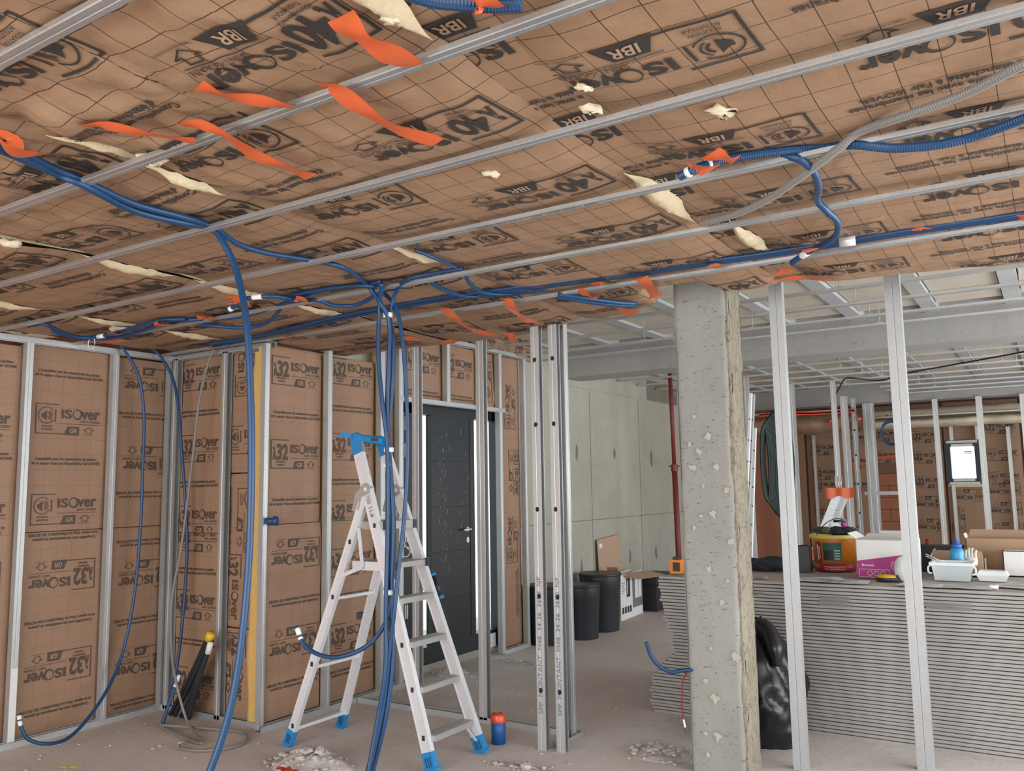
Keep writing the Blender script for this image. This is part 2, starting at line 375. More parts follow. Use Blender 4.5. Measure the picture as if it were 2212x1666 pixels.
def isover(x, y, w):
    """word mark: IS, ring O shaded by hatch lines on one side, ver"""
    L = []; k = w/1.0; h = .21*k
    L.append(fit(text2d('IS', h, .03), x, y, .27*k))
    cx, cy, r = x+.405*k, y+.105*k, .105*k
    for i in range(26):
        a0 = -90+i*360/26; t = abs(((a0+40) % 360)-180)/180
        L.append(arc(cx, cy, r, .012*k+.040*k*t, a0, a0+13.9, 2, 1.12))
    L.append(fit(text2d('ver', .275*k, .028), x+.50*k, y, .50*k))
    return L
def house(x, y, s, down=False):
    P = [(-.5, 0), (.5, 0), (.5, .55), (.95, .55), (0, 1.15), (-.95, .55), (-.5, .55), (-.5, 0)]
    return polyline([(x+a*s, y+(s*1.15-b*s if down else b*s)) for a, b in P], .09*s+.0012)
def speaker(cx, cy, r):
    L = [arc(cx, cy, r, r*.11, 45, 330, 22), rect(cx+r*1.05, cy-r*.75, cx+r*1.2, cy+r*.75)]
    L.append(fan([(cx-r*.62, cy-r*.22), (cx-r*.38, cy-r*.22), (cx+r*.02, cy-r*.62), (cx+r*.02, cy+r*.62), (cx-r*.38, cy+r*.22), (cx-r*.62, cy+r*.22)]))
    L.append(arc(cx+r*.02, cy, r*.42, r*.16, -62, 62, 8)); L.append(arc(cx+r*.02, cy, r*.68, r*.10, -58, 58, 8)); return L
def stamp(kind):
    D = []; Pp = []                                       # dark print, paper-coloured letters on dark flags
    ceil_ = kind.startswith('c'); num = {'w': '32', 'c': '40'}[kind[0]]; flag = 'IBR' if ceil_ else 'GR'
    fw_ = .0065 if not ceil_ else .008
    D += [rect(0, 0, fw_, .195), rect(0, .195-fw_, .155, .195), rect(0, 0, .2, fw_)]
    if kind[1] == 'l':
        D.append(fit(text2d(num, .1, .035), .05, .062, .098)); D.append(fit(text2d('λ', .075, .045), .016, .062, .034))
        D.append(fit(text2d('PERFORMANCE', .012, .012), .042, .040, .082)); D.append(fit(text2d('THERMIQUE', .012, .012), .050, .020, .066))
    else:
        D += speaker(.072, .120, .052)
        D.append(fit(text2d('ISOLATION', .012, .012), .044, .044, .066)); D.append(fit(text2d('ACOUSTIQUE', .012, .012), .038, .024, .078))
    D += isover(.168, .108, .262); D.append(fit(text2d('SAINT-GOBAIN', .017, .0), .43, .081, .135, 1) if not ceil_ else fit(text2d('SAINT-GOBAIN', .022, .0), .43, .078, .175, 1))
    D.append(rect(.168, .068, .43, .0715))
    if ceil_:
        D.append(fan([(.165, -.006), (.305, -.006), (.275, .058), (.192, .058)])); Pp.append(fit(text2d(flag, .036, .02, .15), .235, .009, .068, .5))
    else:
        D.append(fan([(.19, -.003), (.29, -.003), (.29, .054), (.212, .054)])); Pp.append(fit(text2d(flag, .028, .02, .15), .25, .013, .05, .5))
    if not ceil_:
        D.append(house(.355, .012, .036)); D.append(fit(text2d("Pose par l'intérieur", .0065, 0), .316, -.002, .078))
    else:
        D.append(house(.375, .014, .040, True)); D.append(fit(text2d('COMBLES PERDUS ET PLAFONDS', .0075, .005), .318, -.002, .115))
    return D, Pp
def compat(kind):
    if kind[0] == 'w':
        return [fit(text2d('Compatible avec les membranes de gestion', .018, .026, .2), .018, .029, .41), fit(text2d("de la vapeur d'eau et d'étanchéité à l'air ISOVER", .018, .026, .2), .0, .0, .452)], []
    return [fit(text2d('Compatible avec les membranes', .026, .03, .0), .0, .042, .40), fit(text2d("d'étanchéité à l'air ISOVER", .026, .03, .0), .03, .0, .34)], []
def subdiv(S, L):
    out = []
    for _ in range(12):
        if not len(S): break
        e = np.stack([np.linalg.norm(S[:, (i+1) % 3]-S[:, i], axis=1) for i in range(3)], 1); mx = e.argmax(1); big = e.max(1) > L
        out.append(S[~big]); B = S[big]; m = mx[big]
        if not len(B): break
        i = np.arange(len(B)); a = B[i, m]; b = B[i, (m+1) % 3]; c = B[i, (m+2) % 3]; mid = (a+b)/2
        S = np.concatenate([np.stack([a, mid, c], 1), np.stack([mid, b, c], 1)])
    return np.concatenate(out)
_ST = {}
def stamp_soup(kind, L=.03):
    k = (kind, L)
    if k not in _ST:
        D, Pp = compat(kind) if kind[1] == 't' else stamp(kind)
        _ST[k] = [subdiv(np.concatenate(x), L) if len(x) else np.zeros((0, 3, 2)) for x in (D, Pp)]
    return _ST[k]
SIZE = {'wl': (.43, .195), 'ws': (.43, .195), 'wt': (.45, .045), 'cl': (.43, .195), 'cs': (.43, .195), 'ct': (.40, .057)}
def prints(parent, surf, items, lim, off=.0025, mats=('print_dark', 'paper_tan'), L=.03):
    """items: (kind, u, v, rot degrees, scale) with u, v the stamp centre; surf(u, v, off) -> points; lim: (u0, u1, v0, v1) or a test"""
    mb = MB()
    for (kind, u, v, rot, sc_) in items:
        for mi, S in enumerate(stamp_soup(kind, L)):
            if not len(S): continue
            W, H = SIZE[kind]; Q = (S-np.array([W/2, H/2]))*sc_; a = math.radians(rot); c, s_ = math.cos(a), math.sin(a)
            Q = np.stack([Q[..., 0]*c-Q[..., 1]*s_+u, Q[..., 0]*s_+Q[..., 1]*c+v], -1)
            cen = Q.mean(1); ok = (cen[:, 0] > lim[0]) & (cen[:, 0] < lim[1]) & (cen[:, 1] > lim[2]) & (cen[:, 1] < (lim[3](cen[:, 0]) if callable(lim[3]) else lim[3])); Q = Q[ok]
            if not len(Q): continue
            Pt = surf(Q[..., 0].ravel(), Q[..., 1].ravel(), off*(1+mi*.5))
            mb.add(Pt, np.arange(len(Pt)).reshape(-1, 3), mi)
    if mb.n: return mb.build('printed_lettering', [K[mats[0]], K[mats[1]]], parent)
def panel(label, P0, ud, nd, W, z0, z1, items, amp=.006, seed=0, mat='kraft_wall', th=.058, woolmat='wool_yellow', group='kraft-faced wool panels on the walls', res=.04, prn=('print_brown', 'paper_tan'), name='insulation_panel', fold=0):
    P0 = np.array(P0, float); ud = np.array(ud, float); nd = np.array(nd, float)
    def surf(u, v, off=0.):
        u = np.asarray(u, float); v = np.asarray(v, float)
        e = np.minimum(np.minimum(u, W-u), .06)/.06; ev = np.minimum(np.minimum(v-z0, z1-v), .05)/.05
        d = amp*fbm(u*3.1, v*2.2, seed)+amp*.6*fbm(u*9, v*9, seed+5, 2)+.008*np.clip(e, 0, 1)+.006*np.clip(ev, 0, 1)-.014
        if fold: d = d+fold*np.exp(-((v-(z0+.35+.1*np.sin(u*9)))/.07)**2)*(.5+vn(u*6, v*6, seed))
        return P0+ud*u[..., None]+np.array([0, 0, 1.])*v[..., None]+nd*(d+off)[..., None]
    T = thing(name, label, 'insulation', tuple(P0+ud*W/2+np.array([0, 0, z0])), group)
    nu, nv = max(4, int(W/res)), max(4, int((z1-z0)/res)); U, Vv = np.meshgrid(np.linspace(0, W, nu+1), np.linspace(z0, z1, nv+1))
    m = MB(); m.grid(surf(U, Vv)); m.uv = np.c_[U.ravel(), Vv.ravel()]; m.build('kraft_facing', K[mat], T, smooth=True)
    m = MB(); c = P0+ud*W/2-nd*(th/2+.016)+np.array([0, 0, (z0+z1)/2]); d = np.abs(ud)*(W-.006)+np.abs(nd)*th+np.array([0, 0, z1-z0-.006]); m.box(c, d); m.build('wool_core', K[woolmat], T)
    prints(T, surf, items, (.008, W-.008, z0+.005, z1-.005), .003, prn, .05)
    return T
def column_of(kind, u, tops, rot, sc_=1.): return [(kind, u, z, rot, sc_) for z in tops]
XW, XL, YB = -4.335, -5.405, 3.855
Yv = (0, 1, 0); Xv = (1, 0, 0)
# left wall (u runs along Y)
panel('brown kraft insulation panel at the left edge of the photo, cropped by the frame', (XL, 2.2, 0), Yv, Xv, .59, .03, 2.42, column_of('ws', .31, (1.92, 1.38), 0)+column_of('wt', .32, (2.30, 1.73), 0)+column_of('wl', .3, (1.0, .42), 180)+column_of('wt', .3, (1.28, .71), 180), seed=1)
panel('upper left-wall insulation panel with two speaker stamps beside the corner', (XL, 2.80, 0), Yv, Xv, .58, 1.262, 2.44, column_of('ws', .29, (1.975, 1.40), 0)+column_of('wt', .29, (2.27, 1.705), 0), seed=2, amp=.008)
panel('lower left-wall insulation panel with two upside-down 32 stamps', (XL, 2.80, 0), Yv, Xv, .58, .03, 1.257, column_of('wl', .30, (.975, .41), 180)+column_of('wt', .30, (1.225, .69, .16), 180), seed=3)
panel('upper insulation panel in the wall corner, crumpled at its lower end', (XL, 3.39, 0), Yv, Xv, .46, 1.262, 2.43, column_of('ws', .30, (2.28, 1.72), 180)+column_of('wt', .28, (2.03, 1.48), 180), seed=4, fold=.02)
panel('lower insulation panel in the wall corner behind the dangling blue conduit', (XL, 3.39, 0), Yv, Xv, .46, .03, 1.257, column_of('wl', .31, (.93, .34), 180)+column_of('wt', .30, (1.15, .62, .08), 180), seed=5)
# recess wall (u runs along X)
panel('upper recess panel with 32 stamps behind the grey cable', (-5.385, YB, 0), Xv, (0, -1, 0), .60, 1.212, 2.44, column_of('wl', .30, (2.31, 1.80, 1.30), 0)+column_of('wt', .29, (2.05, 1.55), 0), seed=6)
panel('lower recess panel with 32 stamps behind the black conduit bundle', (-5.385, YB, 0), Xv, (0, -1, 0), .60, .03, 1.207, column_of('wl', .31, (1.18, .72, .20), 0)+column_of('wt', .30, (.95, .47), 0), seed=7, amp=.009)
panel('narrow top strip of insulation beside the yellow wool edge', (-4.775, YB, 0), Xv, (0, -1, 0), .27, 1.62, 2.44, [('ws', .16, 2.35, 90, 1), ('ws', .22, 1.84, 0, 1)], seed=8)
panel('narrow middle strip of insulation with sideways print beside the yellow wool edge', (-4.775, YB, 0), Xv, (0, -1, 0), .27, .60, 1.61, [('wl', .07, .86, 270, 1), ('ws', .21, 1.30, 270, 1), ('wt', .03, 1.3, 90, 1)], seed=9)
panel('short bottom strip of insulation with sideways print beside the yellow wool edge', (-4.775, YB, 0), Xv, (0, -1, 0), .25, .03, .59, [('wl', .13, .35, 270, 1)], seed=10, amp=.012)
m = MB(); G = []
for z in np.linspace(.03, 2.42, 40): G.append([(-4.50+.006*math.sin(z*7), YB-.012, z), (-4.475, YB-.045+.008*math.sin(z*11), z), (-4.435, YB-.05+.006*math.sin(z*17), z), (-4.41, YB-.02, z)])
m.grid(np.array(G), flip=False); m.build('wool_edge', K['wool_yellow'], None, 'bare yellow glass wool edge running up the outer corner', 'insulation', smooth=True)
# wall beside and around the door (u runs along Y)
panel('upper insulation panel with two 32 stamps left of the ladder', (XW, 3.79, 0), Yv, Xv, .51, 1.275, 2.455, column_of('wl', .27, (2.295, 1.735), 0)+column_of('wt', .28, (2.0, 1.42), 0), seed=11)
panel('lower insulation panel with upside-down 32 stamps left of the ladder', (XW+.012, 3.79, 0), Yv, Xv, .51, .04, 1.270, column_of('wl', .28, (1.075, .50), 180)+column_of('wt', .28, (.765, .24), 180), seed=12)
panel('upper insulation panel with 32 stamps behind the ladder head', (XW, 4.345, 0), Yv, Xv, .51, 1.275, 2.455, column_of('wl', .27, (2.35, 1.80, 1.32), 0)+column_of('wt', .27, (2.08, 1.55), 0), seed=13)
panel('lower insulation panel with 32 stamps behind the ladder legs', (XW+.012, 4.345, 0), Yv, Xv, .50, .04, 1.270, column_of('wl', .26, (.98, .46), 0)+column_of('wt', .27, (.74, .22), 180), seed=14)
panel('narrow insulation strip with sideways print at the door jamb', (XW, 4.90, 0), Yv, Xv, .20, .04, 2.66, [('wl', .10, .62, 270, 1), ('wl', .10, 1.5, 270, 1)], seed=15)
panel('small yellowish insulation panel over the door, left of the short stud', (XW, 5.17, 0), Yv, Xv, .53, 2.22, 2.72, [('wl', .28, 2.54, 0, 1), ('wt', .28, 2.27, 0, 1)], seed=16, mat='kraft_wall')
panel('small yellowish insulation panel over the door, right of the short stud', (XW, 5.73, 0), Yv, Xv, .46, 2.22, 2.72, [('wl', .22, 2.54, 0, 1), ('wt', .22, 2.27, 0, 1)], seed=17)
panel('crumpled insulation offcut with sideways print above the door corner', (XW, 6.2, 0), Yv, Xv, .36, 2.22, 2.72, [('wl', .16, 2.48, 90, 1)], seed=18, amp=.02)
panel('tall narrow insulation panel with sideways print right of the door', (XW, 6.61, 0), Yv, Xv, .33, .04, 2.72, [('ws', .15, 2.25, 90, 1), ('ws', .22, 1.62, 270, 1), ('ws', .16, 1.0, 90, 1), ('wt', .24, .5, 90, 1)], seed=19, woolmat='print_dark')
panel('insulation strip with word mark over the top track right of the door', (XW+.03, 6.2, 0), Yv, Xv, .95, 2.73, 2.97, [('wl', .36, 2.86, 0, 1), ('wl', .85, 2.86, 0, 1)], seed=20)
#@@CEIL
# ================================================================== ceiling insulation
def yend(X): return np.interp(X, [-5.4, -3.3, -2.9, -2.45, -2.0, -1.76, -1.73, -1.40, -1.36, -1.2, 0., 1.5], [4.62, 4.62, 4.52, 4.40, 4.36, 4.25, 3.93, 3.95, 4.22, 4.30, 4.52, 4.7])
CH_Y = [.905, 1.44, 1.97, 2.53, 3.07, 3.70]
CH_Z = 2.458
def zceil(X, Y, x0, x1, seed, dz):
    z = 2.500+dz
    d = np.full(np.shape(X), 9.)
    for c in CH_Y: d = np.minimum(d, np.abs(Y-c))
    z = z-.014*np.sin(np.clip(d/.27, 0, 1)*PI/2)**1.3
    e = np.minimum(np.minimum(X-x0, x1-X), .20)/.20
    z = z+.028*(1-np.clip(e, 0, 1))**2
    left = np.clip((-X-.7)/1.3, 0, 1)*np.clip((2.1-Y)/.8, .0, 1)          # crumpled region
    r = np.abs(fbm(X*4.5+Y*1.3, Y*4.0-X*1.1, seed+3, 3)); 
    z = z+.010*fbm(X*2.1, Y*2.3, seed, 2)-(.006+.045*left)*r+.004*fbm(X*11, Y*9, seed+9, 2)*(.6+2.2*left)
    droop = np.clip((Y-3.95)/.6, 0, 1)*np.exp(-((X+2.6)/.7)**2)
    return z-.06*droop+np.clip((Y-yend(X)+.2)/.2, 0, 1)*.012
def batt(label, x0, x1, items, seed, dz=0., y0=-.6, wool=(), tufts=(), flat=False):
    ex0, ex1 = (x0-.2, x1+.2) if flat else (x0, x1)
    T = thing('ceiling_insulation_roll', label, 'insulation', ((x0+x1)/2, 2.0, 2.49), 'kraft-faced wool rolls on the ceiling')
    nx = max(4, int((x1-x0)/.025)); ny = 190
    S = np.linspace(0, 1, ny+1); Xg = np.linspace(x0, x1, nx+1); rows = []; uv = []
    jit = lambda Y, e: .012*fbm(Y*5, Y*0+e, seed+40, 3)
    for s in S:
        Y = y0+s*(yend(Xg)-y0); k = np.abs((Xg-(x0+x1)/2)/((x1-x0)/2))**8*np.sign(Xg-(x0+x1)/2)
        X = Xg+k*jit(Y, 1.); rows.append(np.c_[X, Y, zceil(Xg, Y, ex0, ex1, seed, dz)]); uv.append(np.c_[-X, Y])
    b = rows[-1]
    for dy, dzz in ((.02, .02), (.03, .06), (.02, .12), (-.02, .17)):
        q = b.copy(); q[:, 1] += dy+.015*fbm(q[:, 0]*7, q[:, 0]*0+dzz*9, seed, 2); q[:, 2] += dzz; rows.append(q); uv.append(np.c_[-q[:, 0], q[:, 1]+dzz])
    G = np.array(rows); m = MB(); m.grid(G, flip=True); m.uv = np.concatenate(uv); m.build('kraft_facing', K['kraft_ceiling'], T, smooth=True)
    # wool body above the paper
    m = MB(); lo = G[::8].copy(); lo[..., 2] += .012; hi = lo.copy(); hi[..., 2] = 2.70
    L = np.stack([lo[:, 0], hi[:, 0]], 1); Rr = np.stack([lo[:, -1], hi[:, -1]], 1); m.grid(L); m.grid(Rr, flip=True); m.grid(hi[:, [0, -1]]); m.build('wool_core', K['wool'], T)
    def surf(a, bb, off): 
        X = -np.asarray(a); Y = np.asarray(bb); return np.c_[X, Y, zceil(X, Y, ex0, ex1, seed, dz)-off]
    its = [(k, a, yy, 0, s) for (k, a, yy, s) in items]
    prints(T, surf, its, (-x1+.01, -x0-.01, y0, lambda a: yend(-a)-.04), .0035, ('print_dark', 'paper_tan'), .025)
    for (side, ya, yb, wd) in wool:
        X = x0 if side < 0 else x1; n = 26; R_ = []
        for i in range(n):
            t_ = i/(n-1); Y = ya+(yb-ya)*t_; h = wd*math.sin(PI*t_)**1.5*(.75+.5*float(vn(Y*9, 0., seed)))+.001
            zz = float(zceil(np.array(X-side*.05), np.array(Y), x0, x1, seed, dz))
            R_.append([(X-side*h*.9+side*h*k_*2.2, Y, zz-.004-(.022*math.sin(PI*k_)-.010*float(vn(Y*30, k_*5, seed))-.035*max(0, k_-.6))*min(1, h/wd*1.2)) for k_ in np.linspace(0, 1, 6)])
        m = MB(); m.grid(np.array(R_), flip=side > 0); m.build('exposed_wool', K['wool'], T, smooth=True)
    for (px_, py_, r) in tufts:
        c = at(px_, py_, Z=2.475); m = MB(); V = []; n = 9
        pr = [(math.sin(PI*i/6)*r, -math.cos(PI*i/6)*r*.45) for i in range(7)]; m.lathe(pr, c, n, sx=1.5, sy=.8, rz=1.)
        m.v[0] = m.v[0]+np.array([[rnd.uniform(-1, 1)*r*.3 for _ in range(3)] for _ in m.v[0]]); m.build('wool_tuft', K['wool_pale'], T, smooth=True)
    return T
ROW = .585
def rows(kind, X, ph, s=1.1, k0=-3, k1=6): return [(kind, -X, ph+ROW*k, s) for k in range(k0, k1)]
batt('brown ceiling roll at the right with a column of speaker stamps', -.985, .20, rows('cs', -.73, 1.765, 1.13)+rows('cl', -.10+.02, 2.03, 1.13)+rows('ct', -.17, 2.29, 1.1), 21, -.004, wool=((-1, 3.12, 3.70, .035),), tufts=((1560, 240, .03), (1275, 235, .022), (1262, 190, .016)))
batt('narrow ceiling strip with cut-off word marks between two wide rolls', -1.125, -.955, rows('cl', -1.035, 1.51, 1.13)+rows('ct', -1.04, 1.86, 1.1), 22, .022, flat=True)
batt('brown ceiling roll in the middle with a column of 40 stamps', -2.27, -1.10, rows('cl', -1.395, 1.79, 1.13)+rows('cs', -1.965, 2.10, 1.1)+rows('ct', -2.02, 1.83, 1.1), 23, -.010, wool=((1, .95, 1.42, .035), (1, 2.42, 3.06, .04), (-1, 1.48, 1.8, .03)), tufts=((1060, 375, .022), (845, 42, .018)))
batt('crumpled brown ceiling roll left of the middle one', -3.44, -2.275, rows('cl', -2.58, 1.98, 1.1)+rows('ct', -2.56, 1.70, 1.1)+rows('cs', -3.13, 1.82, 1.1), 24, .004, wool=((1, 1.2, 1.62, .03), (-1, 1.98, 2.47, .05), (-1, 2.55, 3.02, .05), (-1, 3.12, 3.75, .045), (1, 2.62, 2.98, .03)), tufts=((330, 345, .03),))
batt('brown ceiling roll near the left wall with pale wool gaps', -4.60, -3.445, rows('cl', -3.74, 1.86, 1.1)+rows('ct', -3.78, 2.14, 1.1)+rows('cs', -4.28, 2.02, 1.1)+[('cl', 3.80, 4.36, 1.1)], 25, -.006, wool=((-1, 2.0, 2.45, .05), (-1, 2.66, 3.05, .05), (-1, 3.2, 3.65, .05)), tufts=((20, 525, .03),))
batt('brown ceiling roll running along the left wall', -5.40, -4.605, rows('cl', -4.87, 2.0, 1.05)+rows('ct', -4.9, 1.75, 1.05), 26, -.002, wool=((-1, 2.6, 3.0, .03),), tufts=((258, 712, .04),))
batt('brown ceiling roll beyond the right edge of the frame', .205, 1.4, rows('cs', .45, 1.7, 1.1), 27, 0)
# ceiling channels
def channel(label, Y, x0, x1, zb, mat='steel_channel', group='steel ceiling channels of the front room', w=.038, txt=None, name='ceiling_channel'):
    s = w/.047
    prof = [(-.0235, .018), (-.0235, .003), (-.0205, 0), (-.004, 0), (-.002, .002), (.002, .002), (.004, 0), (.0205, 0), (.0235, .003), (.0235, .018), (.0215, .018), (.0215, .004), (-.0215, .004), (-.0215, .018)]
    m = MB(); m.prism([(a*s, b*s) for a, b in prof], (x0, Y, zb), (0, 1, 0), (0, 0, 1), (x1-x0, 0, 0))
    o = m.build(name, K[mat], None, label, 'ceiling channel', group)
    if txt:
        WOo = o; S = text2d(txt, .016, .004); m = MB(); xs = txt and -1.25
        Q = np.stack([xs-S[..., 0]*1.6, Y-.012+S[..., 1]*1.1, np.full(S.shape[:2], zb-.0008)], -1).reshape(-1, 3); m.add(Q, np.arange(len(Q)).reshape(-1, 3)); m.build('printed_lettering', K['print_grey'], o)
    return o
for i, (y, lab) in enumerate(zip(CH_Y, ('galvanised ceiling channel cropped at the top left corner', 'galvanised ceiling channel carrying the hanging orange tapes', 'galvanised ceiling channel crossing the photo under the crumpled paper, second from the front', 'galvanised ceiling channel with printed lettering, third from the front', 'galvanised ceiling channel where the blue bundle drops to the floor', 'galvanised ceiling channel carrying the long taped blue conduit'))):
    channel(lab, y, -5.37 if i > 2 else -5.36, 1.3, CH_Z, txt='SPP / FOURRURE 17/47-NF/3000' if i == 3 else None)
# ================================================================== studs and tracks
def stud(label, x, y, z0, z1, ang=0, fl=.048, w=.048, flip=False, mat='steel', group='galvanised steel studs', name='metal_stud', holes=(), txt=None, lean=(0, 0)):
    t_ = .0022; g = .0016; f = fl/2
    prof = [(-f, 0), (-g*2, 0), (0, g), (g*2, 0), (f, 0), (f, .007), (f-t_, .007), (f-t_, t_), (-f+t_, t_), (-f+t_, w-t_), (f-t_, w-t_), (f-t_, w-.007), (f, w-.007), (f, w), (-f, w)]
    if flip: prof = [(-a, b) for a, b in prof][::-1]
    c, s = math.cos(ang), math.sin(ang); ux = np.array([c, s, 0]); uy = np.array([-s, c, 0]); b = np.array([x, y, z0])
    m = MB(); m.prism(prof, b, ux, uy, (lean[0], lean[1], z1-z0)); o = m.build(name, K[mat], None, label, 'stud', group)
    up = np.array([lean[0], lean[1], z1-z0]); up = up/np.linalg.norm(up)
    for (hu, hz, r) in holes:
        m = MB(); m.prism([(r*math.cos(k*PI/6), r*1.2*math.sin(k*PI/6)) for k in range(12)], b+ux*hu+up*(hz-z0)-uy*.0012, ux, up, -uy*.001); m.build('punched_hole', K['hole'], o)
    if txt:
        S = text2d(txt, .026, .0); m = MB(); Q = (b-uy*.0014)+ux*(.011-S[..., 1:2])+up*(txtz-z0+S[..., 0:1]*1.25); Q = Q.reshape(-1, 3); m.add(Q, np.arange(len(Q)).reshape(-1, 3)); m.build('printed_lettering', K['print_grey'], o)
    return o
def track(label, a, b, h=.035, w=.05, mat='steel', up=True, group='steel floor and ceiling tracks', name='metal_track'):
    a = np.array(a, float); b = np.array(b, float); d = b-a; n = np.array([-d[1], d[0], 0]); n /= np.linalg.norm(n); s = 1 if up else -1
    prof = [(-w/2, h*s), (-w/2, 0), (w/2, 0), (w/2, h*s), (w/2-.002, h*s), (w/2-.002, .002*s), (-w/2+.002, .002*s), (-w/2+.002, h*s)]
    m = MB(); m.prism(prof, a, n, (0, 0, 1), d); return m.build(name, K[mat], None, label, 'track', group)
txtz = .2
H = PI/2
stud('stud on the left wall at the frame edge, with a paper label near its foot', -5.345, 2.795, .01, 2.45, H, .042)
m = MB(); m.box((-5.343, 2.795, .25), (.003, .04, .42)); m.build('paper_label', K['white_card'], bpy.data.objects['metal_stud'])
stud('stud on the left wall between the two printed panels', -5.345, 3.375, .01, 2.45, H, .042)
stud('stud on the left wall in the room corner', -5.345, 3.815, .01, 2.45, H, .05)
stud('stud on the recess wall in the room corner', -5.30, 3.80, .01, 2.45, 0, .05)
stud('stud on the recess wall between wide and narrow panels', -4.757, 3.80, .01, 2.45, 0, .05)
stud('stud at the outer corner beside the yellow wool edge', -4.305, 3.782, .01, 2.46, H, .036, .042)
stud('stud left of the ladder on the panelled wall', -4.275, 4.325, .01, 2.68, H, .042)
stud('bright stud behind the blue conduit bundle at the wall', -4.275, 4.885, .01, 2.70, H, .05)
stud('stud at the left door jamb above the track', -4.275, 5.10, .01, 2.72, H, .05)
stud('short stud over the dark door', -4.275, 5.72, 2.2, 2.74, H, .05)
stud('stud at the right door jamb', -4.275, 6.52, .01, 2.76, H, .05)
stud('last stud of the panelled wall beside the bare concrete', -4.275, 6.95, .01, 2.76, H, .05)
stud('partition stud in front of the left side of the door', -3.745, 4.615, .02, 2.56, 0, .055, .05)
stud('partition stud in front of the right side of the door', -3.195, 4.615, .02, 2.56, 0, .06, .05)
HO = [(0, z, .009) for z in (.45, .93, 1.41, 1.89, 2.37)]
stud('printed loose stud, left one of the pair in front of the grey wall', -2.585, 4.32, 0, 2.52, 0, .055, .045, False, holes=[(-.0, .33, .012), (0, .86, .012), (0, 1.36, .012), (0, 1.86, .012), (0, 2.25, .012)], txt='SPP  MONTANT  M48  34-36  3600  NF')
stud('printed loose stud, right one of the pair in front of the grey wall', -2.470, 4.335, 0, 2.55, 0, .055, .045, False, holes=[(-.0, .33, .012), (0, .86, .012), (0, 1.36, .012), (0, 1.86, .012), (0, 2.25, .012)], txt='SPP  MONTANT  M48  34-36  3600  NF')
stud('bright end stud of the partition just behind the printed pair', -2.525, 4.60, .01, 2.60, H, .05, .05, True)
stud('tall steel post between the concrete column and the cluttered board stack', -1.238, 4.69, 0, 2.76, 0, .072, .05, True, 'steel_post')
stud('tall steel post at the right in front of the board stack', -.682, 5.0, 0, 2.82, 0, .08, .05, True, 'steel_post')
track('floor track under the left wall', (-5.365, 2.2, 0), (-5.365, 3.84, 0)); track('floor track under the recess wall', (-5.37, 3.825, 0), (-4.32, 3.825, 0)); track('floor track under the panelled wall', (-4.30, 3.75, 0), (-4.30, 5.14, 0))
track('top track along the left wall', (-5.365, 2.2, 2.475), (-5.365, 3.84, 2.475), up=False); track('top track along the recess wall', (-5.37, 3.825, 2.475), (-4.30, 3.825, 2.475), up=False)
track('floor track of the open partition in front of the door', (-4.27, 4.64, 0), (-2.50, 4.64, 0)); track('short floor track returning at the partition end', (-2.525, 4.37, .001), (-2.525, 4.66, .001))
track('header track across the top of the door', (-4.30, 5.08, 2.215), (-4.30, 6.60, 2.215), up=False); track('top track right of the door', (-4.30, 5.0, 2.76), (-4.30, 6.98, 2.76), up=False)
track('floor track right of the door', (-4.30, 6.54, 0), (-4.30, 6.98, 0))
#@@DOOR
# ================================================================== door, window
def door():
    d = thing('door_1', None, None, (-4.5, 6.0, 0), kind='structure')
    X0, X1 = -4.54, -4.44
    m = MB()
    for (y0, y1, z0, z1) in ((5.29, 5.46, .06, 2.20), (6.705, 6.785, .06, 2.20), (5.29, 6.77, 2.11, 2.20), (5.29, 6.77, .06, .20), (6.25, 6.32, .2, 2.11), (5.46, 5.53, .2, 2.11)): m.box(((X0+X1)/2, (y0+y1)/2, (z0+z1)/2), (.10, y1-y0, z1-z0))
    m.build('door_frame', K['door_frame'], d)
    m = MB(); m.box((-4.475, 5.975, 1.155), (.06, .56, 1.91)); lf = m.build('door_leaf', K['door_dark'], d)
    m = MB()
    for z in (.55, .95, 1.33, 1.72): m.box((-4.4445, 5.975, z), (.0015, .55, .004))
    m.build('panel_groove', K['hole'], lf)
    m = MB()
    for i in range(46):
        y = 5.86+.06*math.sin(i*1.7)+rnd.uniform(-.03, .05)+(.28 if i % 4 == 0 else 0); z = 2.0-i*.026+rnd.uniform(-.02, .02); l = rnd.uniform(.015, .05)
        m.bar((-4.4442, y, z), (-4.4442, y+rnd.uniform(-.012, .012), z-l), .0025, .0012, (1, 0, 0))
    m.build('scratched_film', K['scratch'], lf)
    m = MB(); m.lathe([(.022, 0), (.022, .006), (.012, .01)], (0, 0, 0), 16); V = m.v[0]; m.v[0] = np.c_[V[:, 2]-4.444, V[:, 0]+6.21, V[:, 1]+1.125]
    m.tube([(-4.438, 6.21, 1.125), (-4.405, 6.21, 1.125), (-4.40, 6.19, 1.125), (-4.40, 6.10, 1.122)], .009, 8); m.build('door_handle', K['aluminium'], lf, smooth=True)
    m = MB(); m.prism([(.018*math.cos(k*PI/8), .026*math.sin(k*PI/8)) for k in range(16)], (-4.445, 6.21, 1.03), (0, 1, 0), (0, 0, 1), (.007, 0, 0)); m.build('lock_plate', K['white_tape'], lf)
    for (y0, y1) in ((5.53, 5.695), (6.32, 6.705)):
        m = MB(); m.box((-4.49, (y0+y1)/2, 1.15), (.012, y1-y0, 1.9)); m.build('glass_pane', K['glass'], d)
    for z in (2.02, 1.80, 1.12, .52):
        m = MB()
        for k in (-1, 1): m.box((-4.432, 5.34+k*.012, z), (.016, .012, .11))
        m.build('hinge', K['white_tape'], d)
    m = MB(); m.box((-4.53, 5.995, .03), (.17, 1.44, .06)); m.build('door_sill', K['concrete_wall'], d)
    m = MB(); m.box((-4.43, 6.5, .11), (.012, .22, .12)); m.build('sill_pack', K['white_card'], d)
door()
